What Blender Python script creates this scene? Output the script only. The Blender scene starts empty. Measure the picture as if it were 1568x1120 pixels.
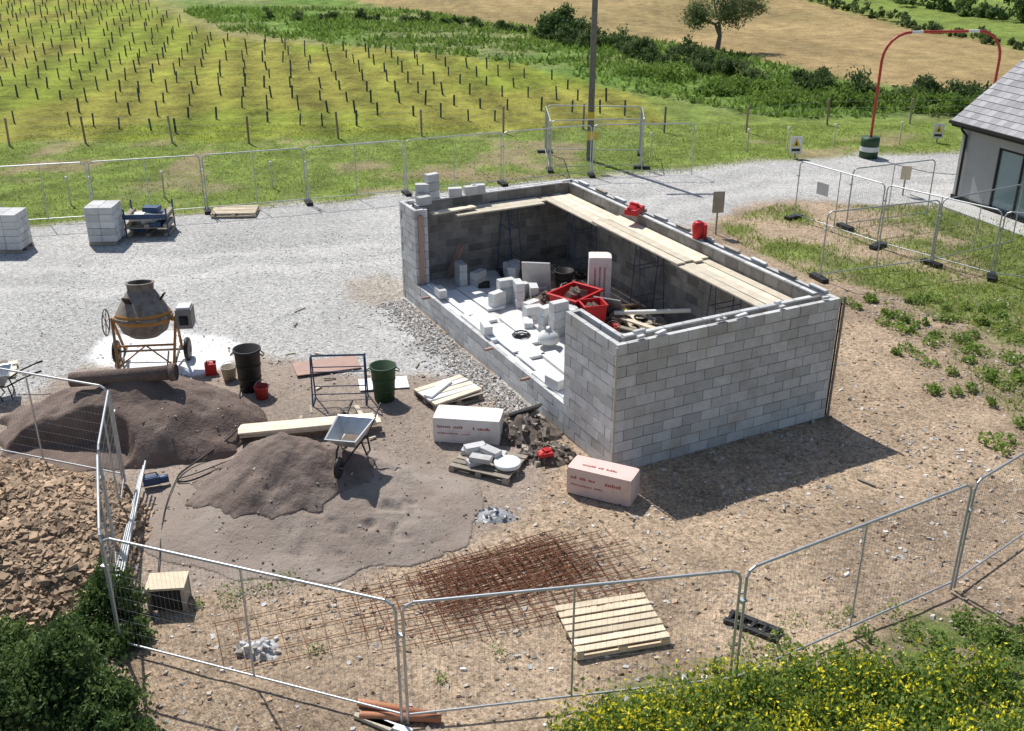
import bpy, math, random
import numpy as np
from mathutils import Matrix, Vector
random.seed(7); rng=np.random.default_rng(7)
scene=bpy.context.scene
scene.view_settings.view_transform='Standard'; scene.view_settings.look='None'; scene.view_settings.exposure=0
COL=scene.collection

# ---------------------------------------------------------------- noise helpers
def _h(ix,iy,s):
    v=np.sin(ix*127.1+iy*311.7+s*74.7)*43758.5453
    return v-np.floor(v)
def vn(x,y,sc,s):
    x=np.asarray(x,float)/sc; y=np.asarray(y,float)/sc
    ix=np.floor(x); iy=np.floor(y); fx=x-ix; fy=y-iy
    fx=fx*fx*(3-2*fx); fy=fy*fy*(3-2*fy)
    a=_h(ix,iy,s); b=_h(ix+1,iy,s); c=_h(ix,iy+1,s); d=_h(ix+1,iy+1,s)
    return (a*(1-fx)+b*fx)*(1-fy)+(c*(1-fx)+d*fx)*fy
def fbm(x,y,sc,s,o=4):
    r=0;a=1;t=0
    for i in range(o):
        r=r+a*vn(x,y,sc/(2**i),s+i*13); t+=a; a*=.5
    return r/t
def sstep(a,b,x):
    t=np.clip((x-a)/(b-a),0,1); return t*t*(3-2*t)
def polysd(px,py,poly):
    ins=np.zeros(px.shape,bool); dm=np.full(px.shape,1e9)
    n=len(poly)
    for i in range(n):
        x0,y0=poly[i]; x1,y1=poly[(i+1)%n]
        c=((y0>py)!=(y1>py))
        if y1!=y0:
            xi=(x1-x0)*(py-y0)/(y1-y0)+x0
            ins^=(c&(px<xi))
        ex,ey=x1-x0,y1-y0; L=ex*ex+ey*ey+1e-9
        t=np.clip(((px-x0)*ex+(py-y0)*ey)/L,0,1)
        dm=np.minimum(dm,np.hypot(px-x0-t*ex,py-y0-t*ey))
    return np.where(ins,dm,-dm)

# ---------------------------------------------------------------- materials
def nt(name):
    m=bpy.data.materials.new(name); m.use_nodes=True
    t=m.node_tree; t.nodes.clear()
    o=t.nodes.new('ShaderNodeOutputMaterial'); b=t.nodes.new('ShaderNodeBsdfPrincipled')
    t.links.new(b.outputs[0],o.inputs[0])
    return m,t,b,o
def N(t,k,**kw):
    n=t.nodes.new(k)
    for a,v in kw.items(): setattr(n,a,v)
    return n
def mixc(t,f,a,b,mode='MIX'):
    n=t.nodes.new('ShaderNodeMix'); n.data_type='RGBA'; n.blend_type=mode
    for s,v in ((0,f),(6,a),(7,b)):
        if hasattr(v,'links'): t.links.new(v,n.inputs[s])
        else: n.inputs[s].default_value=v if s==0 else (tuple(v)+(1,))[:4]
    return n.outputs[2]
def mth(t,op,a,b=0,c=None):
    n=t.nodes.new('ShaderNodeMath'); n.operation=op
    for i,v in enumerate((a,b,c)):
        if v is None: continue
        if hasattr(v,'links'): t.links.new(v,n.inputs[i])
        else: n.inputs[i].default_value=v
    return n.outputs[0]
def noise(t,vec,sc,det=5,rough=.6,w=None):
    n=t.nodes.new('ShaderNodeTexNoise'); n.inputs['Scale'].default_value=sc
    n.inputs['Detail'].default_value=det; n.inputs['Roughness'].default_value=rough
    t.links.new(vec,n.inputs['Vector']); return n.outputs[0]
def ramp(t,f,a,b):
    n=t.nodes.new('ShaderNodeMapRange'); n.inputs[1].default_value=a; n.inputs[2].default_value=b
    t.links.new(f,n.inputs[0]); return n.outputs[0]
def pm(name,c1,c2=None,sc=6,rough=.8,bump=.2,bsc=40,tint=.25,metal=0,spec=.3,dirt=None,dsc=2,bdist=.01):
    m,t,b,o=nt(name)
    if c2 is None: c2=tuple(x*.7 for x in c1)
    tc=N(t,'ShaderNodeTexCoord').outputs['Object']
    f=ramp(t,noise(t,tc,sc,7,.65),.3,.7)
    c=mixc(t,f,c1,c2)
    if dirt:
        g=ramp(t,noise(t,tc,dsc,6,.6),.5,.72)
        c=mixc(t,mth(t,'MULTIPLY',g,.8),c,dirt)
    a=N(t,'ShaderNodeAttribute',attribute_name='tint')
    k=mth(t,'MULTIPLY_ADD',a.outputs['Fac'],tint,1.0)
    cc=N(t,'ShaderNodeCombineColor')
    for i in range(3): t.links.new(k,cc.inputs[i])
    c=mixc(t,1.0,c,cc.outputs[0],'MULTIPLY')
    t.links.new(c,b.inputs['Base Color'])
    b.inputs['Roughness'].default_value=rough; b.inputs['Metallic'].default_value=metal
    b.inputs['Specular IOR Level'].default_value=spec
    if bump>0:
        bn=N(t,'ShaderNodeBump'); bn.inputs['Strength'].default_value=bump; bn.inputs['Distance'].default_value=bdist
        t.links.new(noise(t,tc,bsc,5,.7),bn.inputs['Height']); t.links.new(bn.outputs[0],b.inputs['Normal'])
    return m
def leafmat(name,c1,c2,trans=.3):
    m,t,b,o=nt(name)
    a=N(t,'ShaderNodeAttribute',attribute_name='tint')
    f=mth(t,'MULTIPLY_ADD',a.outputs['Fac'],.5,.5)
    c=mixc(t,f,c1,c2)
    t.links.new(c,b.inputs['Base Color']); b.inputs['Roughness'].default_value=.65; b.inputs['Specular IOR Level'].default_value=.25
    tr=N(t,'ShaderNodeBsdfTranslucent'); t.links.new(c,tr.inputs[0])
    mx=N(t,'ShaderNodeMixShader'); mx.inputs[0].default_value=trans
    t.links.new(b.outputs[0],mx.inputs[1]); t.links.new(tr.outputs[0],mx.inputs[2]); t.links.new(mx.outputs[0],o.inputs[0])
    return m

M_block=pm('concrete_block',(.63,.63,.625),(.49,.49,.48),5,.9,.5,60,.17,dirt=(.43,.39,.34),dsc=1.1)
M_blockL=pm('concrete_block_light',(.66,.66,.65),(.52,.52,.51),5,.9,.4,60,.17)
M_blockI=pm('concrete_block_shaded',(.30,.285,.265),(.19,.18,.165),4,.9,.5,60,.3,dirt=(.11,.095,.08),dsc=1.3)  # darker copy of the block, shade on the inner faces put into its colour
M_mort=pm('mortar',(.22,.185,.15),(.14,.12,.105),9,.95,.3,80,0)
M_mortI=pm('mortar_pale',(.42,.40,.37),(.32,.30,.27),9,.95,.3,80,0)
M_slab=pm('floor_slab_concrete',(.74,.73,.71),(.56,.54,.51),1.6,.9,.3,40,.1,dirt=(.30,.26,.22),dsc=1.1)
M_slabd=pm('dirty_shaded_floor',(.42,.38,.34),(.20,.17,.15),1.8,.9,.5,20,.1,dirt=(.10,.085,.072),dsc=1.2)  # soil on the back half, with shade also put into the dark colour
M_ins=pm('white_insulation',(.86,.87,.87),(.74,.75,.75),3,.6,.1,40,.08)
M_wood=pm('scaffold_board_wood',(.76,.69,.55),(.58,.50,.38),4,.8,.3,30,.22)
M_wood2=pm('pallet_wood',(.76,.66,.49),(.60,.49,.34),5,.8,.3,30,.22)
M_woodg=pm('weathered_wood',(.42,.37,.30),(.28,.24,.19),5,.85,.3,30,.3)
M_woodr=pm('red_ply',(.42,.27,.22),(.34,.23,.19),4,.8,.2,30,.2)
M_galv=pm('galvanised_steel',(.55,.57,.58),(.42,.44,.45),8,.42,.05,60,.15,metal=.5,spec=.5)
M_wire=pm('fence_wire',(.36,.37,.37),(.28,.29,.29),8,.7,0,60,0)
M_blue=pm('blue_painted_steel',(.035,.08,.17),(.05,.07,.10),8,.5,.1,50,.1)
M_rust=pm('rusty_steel',(.22,.085,.042),(.13,.055,.032),12,.9,.3,80,.4)
M_black=pm('black_plastic',(.018,.018,.02),(.035,.034,.033),6,.5,.1,40,.1)
M_green=pm('green_plastic',(.025,.075,.03),(.04,.07,.04),6,.5,.1,40,.1)
M_red=pm('red_plastic',(.58,.02,.025),(.45,.03,.03),6,.45,.1,30,.15)
M_redp=pm('red_paint',(.50,.055,.045),(.42,.055,.045),6,.45,.05,30,.1)
M_white=pm('white_paint',(.78,.78,.76),(.66,.66,.64),6,.6,.05,30,.1)
M_orange=pm('orange_paint',(.55,.25,.05),(.42,.21,.07),6,.6,.1,30,.1,dirt=(.32,.27,.21),dsc=3)
M_mixg=pm('cement_coated_steel',(.28,.255,.22),(.17,.145,.12),6,.8,.4,30,.1,dirt=(.17,.10,.055),dsc=6)
M_dark=pm('dark_interior',(.05,.045,.04),(.03,.028,.025),6,.9,.1,30,.1)
M_pink=pm('insulation_wrap_pink',(.78,.60,.55),(.72,.53,.48),3,.4,.3,9,.1,dirt=(.60,.50,.44),dsc=3)
M_wrapw=pm('insulation_wrap_white',(.82,.79,.76),(.76,.71,.68),3,.4,.3,9,.1,dirt=(.62,.57,.52),dsc=3)
M_print=pm('red_print',(.50,.13,.12),(.45,.12,.11),3,.5,0,12,0)
M_yel=pm('yellow_paint',(.75,.55,.05),(.68,.48,.05),3,.5,0,12,0)
M_terra=pm('orange_pipe',(.60,.27,.14),(.50,.22,.12),3,.5,.05,12,.1)
M_bluew=pm('blue_wrap',(.05,.10,.20),(.03,.06,.13),3,.4,.2,12,.3)
M_bag=pm('plastic_sheet_grey',(.40,.41,.42),(.26,.27,.28),7,.35,.5,14,.2)
M_soil=pm('dark_soil',(.12,.095,.078),(.20,.165,.135),4,.95,.6,18,.3,bdist=.04)
M_sand=pm('sand_dark',(.225,.168,.14),(.145,.106,.088),2.2,.95,.9,12,0,bdist=.045,dirt=(.28,.22,.18),dsc=1.2)
M_sandm=pm('sand_mid',(.25,.195,.165),(.175,.133,.112),2.0,.95,.9,12,0,bdist=.045,dirt=(.31,.255,.215),dsc=1.4)
M_sand2=pm('sand_pale',(.335,.275,.232),(.26,.208,.173),1.3,.95,.9,11,0,bdist=.04,dirt=(.375,.325,.275),dsc=.8)
M_heap=pm('rubble_earth',(.36,.27,.185),(.24,.175,.12),4,.95,.7,18,.3,bdist=.04)
M_stone=pm('stone_chips',(.47,.41,.34),(.36,.31,.26),8,.9,.3,60,.4)
M_stoneb=pm('brown_stone_chips',(.46,.335,.225),(.33,.235,.155),8,.9,.3,60,.45)
M_stoneg=pm('gravel_chips',(.60,.59,.565),(.48,.47,.45),8,.9,.3,60,.35)
M_render=pm('grey_render',(.42,.415,.415),(.37,.365,.365),2,.9,.1,60,0)
M_slate=pm('roof_slate',(.30,.30,.315),(.23,.23,.245),7,.55,.2,30,.3)
M_path=pm('paving_concrete',(.55,.54,.52),(.46,.45,.43),2,.9,.1,60,0)
M_pole=pm('weathered_pole',(.22,.21,.17),(.15,.14,.115),6,.85,.3,30,0)
M_bark=pm('bark',(.24,.21,.175),(.14,.12,.10),8,.9,.5,20,0)
M_guard=pm('sapling_guard',(.06,.10,.10),(.04,.06,.08),6,.6,0,20,.3)
M_leafhedge=leafmat('hedge_leaves',(.07,.115,.035),(.19,.25,.09),.35)
M_leafd=leafmat('dark_bush_leaves',(.045,.095,.03),(.20,.28,.085),.35)
M_leafg=leafmat('weed_leaves',(.15,.24,.05),(.29,.39,.09),.45)
M_grass=leafmat('grass_blades',(.20,.275,.05),(.36,.42,.09),.5)
M_rough=leafmat('rough_herbage',(.12,.21,.035),(.25,.35,.075),.45)
M_flow=leafmat('yellow_flowers',(.80,.68,.02),(.88,.80,.06),.3)
M_treeleaf=leafmat('tree_leaves',(.10,.15,.05),(.28,.33,.14),.4)
m,t,b,o=nt('window_glass'); M_glass=m
b.inputs['Base Color'].default_value=(.20,.29,.32,1); b.inputs['Roughness'].default_value=.08; b.inputs['Specular IOR Level'].default_value=.8

# ---------------------------------------------------------------- mesh builder
class MB:
    def __init__(s): s.v=[];s.f=[];s.mi=[];s.sm=[];s.t=[];s.mats=[];s.M=Matrix.Identity(4)
    def mid(s,m):
        if m not in s.mats: s.mats.append(m)
        return s.mats.index(m)
    def add(s,vs,fs,mat,smooth=False,tint=None):
        o=len(s.v); k=s.mid(mat); tt=random.uniform(-1,1) if tint is None else tint
        for p in vs: s.v.append(tuple(s.M@Vector(p))); s.t.append(tt)
        for f in fs: s.f.append(tuple(i+o for i in f)); s.mi.append(k); s.sm.append(smooth)
    def box(s,x0,y0,z0,x1,y1,z1,mat,tint=None,j=0):
        vs=[(x,y,z) for z in (z0,z1) for x,y in ((x0,y0),(x1,y0),(x1,y1),(x0,y1))]
        if j: vs=[tuple(c+random.uniform(-j,j) for c in p) for p in vs]
        s.add(vs,[(3,2,1,0),(4,5,6,7),(0,1,5,4),(1,2,6,5),(2,3,7,6),(3,0,4,7)],mat,False,tint)
    def obox(s,c,size,mat,rot=(0,0,0),tint=None,j=0):
        old=s.M; 
        R=Matrix.Translation(c)@Matrix.Rotation(rot[2],4,'Z')@Matrix.Rotation(rot[1],4,'Y')@Matrix.Rotation(rot[0],4,'X')
        s.M=old@R; a,b_,d=[q/2 for q in size]
        s.box(-a,-b_,-d,a,b_,d,mat,tint,j); s.M=old
    def cyl(s,p0,p1,r0,mat,r1=None,n=8,cap=True,tint=None):
        r1=r0 if r1 is None else r1
        p0=Vector(p0);p1=Vector(p1);d=(p1-p0).normalized()
        u=d.orthogonal().normalized(); w=d.cross(u)
        vs=[];fs=[]
        for p,r in ((p0,r0),(p1,r1)):
            for i in range(n):
                a=2*math.pi*i/n; vs.append(tuple(p+u*math.cos(a)*r+w*math.sin(a)*r))
        for i in range(n): fs.append((i,(i+1)%n,n+(i+1)%n,n+i))
        tt=random.uniform(-1,1) if tint is None else tint
        s.add(vs,fs,mat,n>5,tt)
        if cap: s.add(vs,[tuple(range(n-1,-1,-1)),tuple(range(n,2*n))],mat,False,tt)
    def path(s,pts,r,mat,n=6):
        tt=random.uniform(-1,1)
        for a,b_ in zip(pts[:-1],pts[1:]): s.cyl(a,b_,r,mat,n=n,cap=False,tint=tt)
    def lathe(s,prof,mat,c=(0,0,0),n=24,axis=None):
        vs=[];fs=[]
        old=s.M; A=Matrix.Identity(4)
        if axis is not None:
            A=Vector((0,0,1)).rotation_difference(Vector(axis)).to_matrix().to_4x4()
        s.M=old@Matrix.Translation(c)@A
        for r,z in prof:
            for i in range(n):
                a=2*math.pi*i/n; vs.append((r*math.cos(a),r*math.sin(a),z))
        for k in range(len(prof)-1):
            for i in range(n): fs.append((k*n+i,k*n+(i+1)%n,(k+1)*n+(i+1)%n,(k+1)*n+i))
        s.add(vs,fs,mat,True); s.M=old
    def obj(s,name,loc=(0,0,0),rz=0,parent=None,bevel=0):
        me=bpy.data.meshes.new(name); me.from_pydata(s.v,[],s.f)
        for m in s.mats: me.materials.append(m)
        me.polygons.foreach_set('material_index',s.mi); me.polygons.foreach_set('use_smooth',s.sm)
        a=me.attributes.new('tint','FLOAT','POINT'); a.data.foreach_set('value',s.t)
        me.update()
        ob=bpy.data.objects.new(name,me); COL.objects.link(ob); ob.location=loc; ob.rotation_euler=(0,0,rz)
        if parent: ob.parent=parent
        if bevel:
            bm=ob.modifiers.new('bevel','BEVEL'); bm.width=bevel; bm.segments=2; bm.limit_method='ANGLE'
        return ob
def npmesh(name,V,F,mats,mi=None,tint=None,smooth=False,loc=(0,0,0)):
    k=F.shape[1]; me=bpy.data.meshes.new(name)
    me.vertices.add(len(V)); me.vertices.foreach_set('co',V.astype(np.float32).ravel())
    me.loops.add(F.size); me.loops.foreach_set('vertex_index',F.astype(np.int32).ravel())
    me.polygons.add(len(F)); me.polygons.foreach_set('loop_start',np.arange(0,F.size,k,dtype=np.int32))
    try: me.polygons.foreach_set('loop_total',np.full(len(F),k,dtype=np.int32))
    except Exception: pass
    for m in mats: me.materials.append(m)
    if mi is not None: me.polygons.foreach_set('material_index',mi.astype(np.int32))
    me.polygons.foreach_set('use_smooth',np.full(len(F),smooth))
    if tint is not None:
        a=me.attributes.new('tint','FLOAT','POINT'); a.data.foreach_set('value',tint.astype(np.float32))
    me.update(calc_edges=True); me.validate()
    ob=bpy.data.objects.new(name,me); COL.objects.link(ob); ob.location=loc
    return ob
def rotm(ax,ay,az):
    cx,sx,cy,sy,cz,sz=np.cos(ax),np.sin(ax),np.cos(ay),np.sin(ay),np.cos(az),np.sin(az)
    R=np.empty((len(ax),3,3))
    R[:,0,0]=cz*cy;R[:,0,1]=cz*sy*sx-sz*cx;R[:,0,2]=cz*sy*cx+sz*sx
    R[:,1,0]=sz*cy;R[:,1,1]=sz*sy*sx+cz*cx;R[:,1,2]=sz*sy*cx-cz*sx
    R[:,2,0]=-sy;R[:,2,1]=cy*sx;R[:,2,2]=cy*cx
    return R
CUBE_V=np.array([(-1,-1,-1),(1,-1,-1),(1,1,-1),(-1,1,-1),(-1,-1,1),(1,-1,1),(1,1,1),(-1,1,1)],float)*.5
CUBE_F=np.array([(3,2,1,0),(4,5,6,7),(0,1,5,4),(1,2,6,5),(2,3,7,6),(3,0,4,7)])
LEAF_V=np.array([(-.5,0,0),(0,-.28,.04),(.5,0,0),(0,.28,.04)],float); LEAF_F=np.array([(0,1,2,3)])
def inst(BV,BF,pos,scale,R,tint,jit=0):
    n=len(pos); k=len(BV)
    B=np.repeat(BV[None],n,0)
    if jit: B=B+rng.uniform(-jit,jit,B.shape)
    B=B*scale[:,None,:]
    V=np.einsum('nij,nkj->nki',R,B)+pos[:,None,:]
    F=(BF[None]+(np.arange(n)*k)[:,None,None])
    return V.reshape(-1,3),F.reshape(-1,BF.shape[1]),np.repeat(tint,k)
def stones(name,x,y,z,size,mats,flat=.6,tilt=.35):
    n=len(x)
    sc=np.stack([size*rng.uniform(.7,1.4,n),size*rng.uniform(.6,1.1,n),size*rng.uniform(.35,.8,n)*flat/.6],1)
    R=rotm(rng.normal(0,tilt,n),rng.normal(0,tilt,n),rng.uniform(0,6.28,n))
    V,F,T=inst(CUBE_V,CUBE_F,np.stack([x,y,z],1),sc,R,rng.uniform(-1,1,n),.2)
    mi=np.repeat(rng.integers(0,len(mats),n),6)
    return npmesh(name,V,F,mats,mi,T)
def leaves(name,pos,size,mats,mi=None,tint=None,flat=0.0):
    n=len(pos)
    s=np.stack([size]*3,1)*rng.uniform(.6,1.3,(n,1))
    if flat: R=rotm(rng.normal(0,flat,n),rng.normal(0,flat,n),rng.uniform(0,6.28,n))
    else: R=rotm(rng.uniform(0,6.28,n),rng.uniform(0,6.28,n),rng.uniform(0,6.28,n))
    if tint is None: tint=rng.uniform(-1,1,n)
    V,F,T=inst(LEAF_V,LEAF_F,pos,s,R,tint,.08)
    return npmesh(name,V,F,mats,mi,T)
def blades(name,x,y,z,h,mat,w=.12,lean=.4):
    n=len(x); a=rng.uniform(0,6.28,n); l=rng.uniform(0,lean,n)*h; d=rng.uniform(0,6.28,n)
    ww=h*w
    V=np.empty((n,3,3))
    V[:,0]=np.stack([x-np.cos(a)*ww,y-np.sin(a)*ww,z],1)
    V[:,1]=np.stack([x+np.cos(a)*ww,y+np.sin(a)*ww,z],1)
    V[:,2]=np.stack([x+np.cos(d)*l,y+np.sin(d)*l,z+h],1)
    F=np.arange(n*3).reshape(n,3)
    return npmesh(name,V.reshape(-1,3),F,[mat],None,np.repeat(rng.uniform(-1,1,n),3))

# ---------------------------------------------------------------- ground
EDGE=[(-17,33.7),(-11,35.4),(-7.3,36.3),(-4.2,37.5),(-.8,38.8),(3.1,40.4),(7,41),(10.8,43.2),(19.1,44.3),(60,48)]
P_grass=[(-400,30)]+EDGE+[(900,60),(900,1200),(-900,1200),(-900,30)]
P_gravel=[(-30,33)]+EDGE+[(60,36),(15.3,36.3),(9.9,37.0),(6.8,34.4),(4.8,30.5),(1.7,28),(-3,26),(.9,19.7),(-.6,21),(-2.2,21.6),(-4.7,22.2),(-7,23.3),(-9.9,22),(-11.1,20.2),(-30,18)]
P_sand=[(-11.1,20.2),(-9.9,22),(-7,23.3),(-4.7,22.2),(-2.2,21.6),(-.6,21),(.9,19.7),(1.3,18.4),(.2,16.5),(-.9,14.7),(-3,13.9),(-5.8,13.6),(-7.3,17),(-12,18)]
P_rg=[(7.1,33.7),(9.8,36.1),(15.1,36),(16.9,33.5),(30,32),(30,20),(12.7,23.5),(11.1,27),(8.9,28.8),(7.5,31.5)]
P_br=[(3.2,12),(5,12.2),(6.3,12.9),(7.5,12.6),(11,14),(20,14),(14,3),(-1,3),(.6,10.3),(2,11.2)]
P_rough=[(-60,140),(-36,112),(-22.4,85),(-8.4,76),(.66,68),(6.3,59),(12.7,51.8),(22.2,51),(60,52),(60,60),(24,57),(19.9,63),(15.2,73),(10.6,81),(-3,95),(-15.4,111),(-30,140)]
P_tan=[(24,57),(19.9,63),(15.2,73),(10.6,81),(-3,95),(-15.4,111),(-40,150),(20,190),(29.4,111),(35.9,76),(42,55)]
P_field=[(-200,46.5),(-15,46.5),(8,50),(6,59.5),(.5,68.5),(-8.5,76.5),(-22.5,85),(-36,112),(-60,140),(-200,160)]
def axis_pts(a,b,step,lo,hi,g):
    c=list(np.arange(a,b,step)); s=step; x=c[-1]
    while x<hi: s*=g; x+=s; c.append(x)
    s=step; x=c[0]; pre=[]
    while x>lo: s*=g; x-=s; pre.append(x)
    return np.array(pre[::-1]+c)
xs=axis_pts(-12,14,.11,-700,700,1.08); ys=axis_pts(9,32,.11,-200,1000,1.035)
X,Y=np.meshgrid(xs,ys); gx=X.ravel(); gy=Y.ravel()
def gz(x,y):
    x=np.asarray(x,float);y=np.asarray(y,float)
    z=(fbm(x,y,1.3,3,4)-.5)*.09
    z=z+sstep(150,700,y)*30+(fbm(x,y,30,5,2)-.5)*1.0*sstep(46,90,y)
    return z
gzv=gz(gx,gy)
wx=gx+(fbm(gx,gy,1.6,21,5)-.5)*1.8; wy=gy+(fbm(gx,gy,1.6,22,5)-.5)*1.8
def Z(poly,soft): return sstep(-soft,soft,polysd(wx,wy,poly))[:,None]
def C(*c): return np.array(c)[None]
n1=fbm(gx,gy,2.2,31,5)[:,None]; n2=fbm(gx,gy,.6,32,4)[:,None]; n3=fbm(gx,gy,7,33,4)[:,None]; n4=fbm(gx,gy,20,34,4)[:,None]
earth=C(.455,.345,.24)*(1-sstep(.35,.7,n1))+C(.325,.245,.172)*sstep(.35,.7,n1)
col=earth*(.78+.44*n2)
stn=np.ones((len(gx),1)); grs=np.zeros_like(stn); fld=np.zeros_like(stn)
def lay(w,c,s,g,f=0):
    global col,stn,grs,fld
    col=col*(1-w)+c*w; stn=stn*(1-w)+s*w; grs=grs*(1-w)+g*w; fld=fld*(1-w)+f*w
lay(Z(P_sand,.5),C(.345,.28,.23)*(.7+.6*n1),.55,0)
lay(Z(P_gravel,.45),C(.54,.53,.505)*(.76+.40*n1)*(1-.10*n3),.85,0)
for q in (0,1.7):
    line=[(-30,29+q),(-12,27.5+q),(-4,30+q),(2,33+q),(10,38.3+q),(25,39+q),(60,40+q)]
    d=np.full(gx.shape,1e9)
    for (x0,y0),(x1,y1) in zip(line[:-1],line[1:]):
        ex,ey=x1-x0,y1-y0; tt=np.clip(((wx-x0)*ex+(wy-y0)*ey)/(ex*ex+ey*ey),0,1); d=np.minimum(d,np.hypot(wx-x0-tt*ex,wy-y0-tt*ey))
    lay(((1-sstep(.15,.6,d))[:,None])*.45*Z(P_gravel,.3),C(.64,.625,.59),.5,0)
d=np.hypot((wx+8.2)/2.1,(wy-23.1)/1.5)[:,None]; lay(1-sstep(.75,1.0,d),C(.86,.855,.84),.12,0)
d=np.hypot((wx+3.6)/1.0,(wy-27.6)/1.5)[:,None]; lay((1-sstep(.5,1.1,d))*.7,C(.37,.31,.24),1,0)
d=np.hypot((wx+1.6)/1.0,(wy-23.6)/1.1)[:,None]; lay((1-sstep(.5,1.1,d))*.5,C(.34,.32,.30),1,0)
gr=C(.19,.25,.055)*(.62+.76*n2); near=Z(P_grass,.4)
lay(near,gr,0,1)
bare=near*sstep(.56,.70,n1)*(1-sstep(46,50,gy))[:,None]*.75
lay(bare,C(.34,.26,.16)*(.7+.6*n2),.6,.6)
berm=np.hypot((wx+1.5)/4.5,(wy-40.3)/.8)[:,None]; lay((1-sstep(.5,1.1,berm))*.7,C(.36,.26,.17),.9,.3)
berm=np.hypot((wx+12.5)/2.5,(wy-38.5)/1.0)[:,None]; lay((1-sstep(.5,1.1,berm))*.6,C(.32,.25,.17),.9,.3)
lay(Z(P_field,.6)*1.0,(C(.205,.245,.033)*sstep(.35,.65,n3)+C(.245,.235,.045)*(1-sstep(.35,.65,n3)))*(.75+.5*n1)*(.6+.8*n2),0,1,1)
lay(Z(P_rough,.8),(C(.14,.23,.045)*sstep(.35,.6,n3)+C(.21,.24,.09)*(1-sstep(.35,.6,n3)))*(.5+n2),0,1.3,0)
lay(Z(P_tan,.8),(C(.36,.26,.125)*(1-sstep(.4,.6,n4))+C(.29,.22,.10)*sstep(.4,.6,n4))*(.7+.6*n3)*(.8+.4*n2),0,.8,.25)
tr=np.minimum(np.abs(polysd(gx,gy,[(-36,112),(-26,92),(-21,83),(-14,80),(-21,83.5),(-26.5,92.5)])),9)[:,None]
lay((1-sstep(.4,1.3,tr))*.6,C(.36,.29,.16),0,.5)
pr=Z(P_rg,.5)
lay(pr*sstep(.34,.60,n1),C(.19,.23,.07)*(.6+.8*n2),.2,1)
lay(sstep(10,12,gx)[:,None]*sstep(14,16,gy)[:,None]*(1-sstep(26,28,gy))[:,None]*sstep(.56,.66,n1)*.6,C(.15,.20,.06),.3,1)
lay(Z(P_br,.4)*sstep(.3,.45,n2),C(.15,.20,.055),.1,1)
d=sstep(-6,-9,gx)[:,None]*(1-sstep(12,14,gy))[:,None]; lay(d*.6,C(.14,.14,.06),.5,.5)
nx,ny=len(xs),len(ys)
I=np.arange(nx*ny).reshape(ny,nx)
F=np.stack([I[:-1,:-1].ravel(),I[:-1,1:].ravel(),I[1:,1:].ravel(),I[1:,:-1].ravel()],1)
ground=npmesh('ground',np.stack([gx,gy,gzv],1),F,[],None,None,True)
me=ground.data
a=me.attributes.new('gcol','FLOAT_COLOR','POINT'); a.data.foreach_set('color',np.concatenate([col,np.ones((len(gx),1))],1).astype(np.float32).ravel())
a=me.attributes.new('gmask','FLOAT_COLOR','POINT'); a.data.foreach_set('color',np.concatenate([stn,grs,fld,np.ones((len(gx),1))],1).astype(np.float32).ravel())
m,t,b,o=nt('ground_surface')
tc=N(t,'ShaderNodeTexCoord').outputs['Object']
gc=N(t,'ShaderNodeAttribute',attribute_name='gcol').outputs['Color']
gm=N(t,'ShaderNodeSeparateColor'); t.links.new(N(t,'ShaderNodeAttribute',attribute_name='gmask').outputs['Color'],gm.inputs[0])
vo=N(t,'ShaderNodeTexVoronoi'); vo.inputs['Scale'].default_value=15; t.links.new(tc,vo.inputs['Vector'])
vs=N(t,'ShaderNodeSeparateColor'); t.links.new(vo.outputs['Color'],vs.inputs[0])
vo2=N(t,'ShaderNodeTexVoronoi'); vo2.inputs['Scale'].default_value=34; t.links.new(tc,vo2.inputs['Vector'])
vs2=N(t,'ShaderNodeSeparateColor'); t.links.new(vo2.outputs['Color'],vs2.inputs[0])
spk=mth(t,'ADD',mth(t,'MULTIPLY_ADD',vs.outputs[0],.50,-.25),mth(t,'MULTIPLY_ADD',vs2.outputs[0],.60,-.30))
fn=noise(t,tc,9,8,.75)
spk=mth(t,'ADD',spk,mth(t,'MULTIPLY_ADD',fn,1.4,-.7))
k1=mth(t,'MULTIPLY',spk,gm.outputs[0])
gn=mth(t,'MULTIPLY_ADD',noise(t,tc,4.5,9,.8),3.0,-1.5)
gn2=mth(t,'MULTIPLY_ADD',noise(t,tc,.9,6,.7),2.0,-1.0)
k2=mth(t,'MULTIPLY',mth(t,'ADD',gn,gn2),gm.outputs[1])
wv=N(t,'ShaderNodeTexWave'); wv.inputs['Scale'].default_value=.10; wv.inputs['Distortion'].default_value=1.6; wv.inputs['Detail'].default_value=3
mp=N(t,'ShaderNodeMapping'); mp.inputs['Rotation'].default_value=(0,0,math.radians(-14)); t.links.new(tc,mp.inputs[0]); t.links.new(mp.outputs[0],wv.inputs['Vector'])
k3=mth(t,'MULTIPLY',mth(t,'MULTIPLY_ADD',wv.outputs['Fac'],.40,-.20),gm.outputs[2])
kk=mth(t,'MAXIMUM',mth(t,'ADD',mth(t,'ADD',mth(t,'ADD',k1,k2),k3),1.0),.25)
cc=N(t,'ShaderNodeCombineColor')
for i in range(3): t.links.new(kk,cc.inputs[i])
t.links.new(mixc(t,1.0,gc,cc.outputs[0],'MULTIPLY'),b.inputs['Base Color'])
b.inputs['Roughness'].default_value=.95; b.inputs['Specular IOR Level'].default_value=.12
hh=mth(t,'ADD',mth(t,'MULTIPLY',mth(t,'ADD',vs.outputs[1],mth(t,'ADD',vs2.outputs[1],fn)),gm.outputs[0]),mth(t,'MULTIPLY',noise(t,tc,7,8,.8),mth(t,'MULTIPLY_ADD',gm.outputs[1],2.5,.8)))
bn=N(t,'ShaderNodeBump'); bn.inputs['Strength'].default_value=.8; bn.inputs['Distance'].default_value=.03
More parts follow.
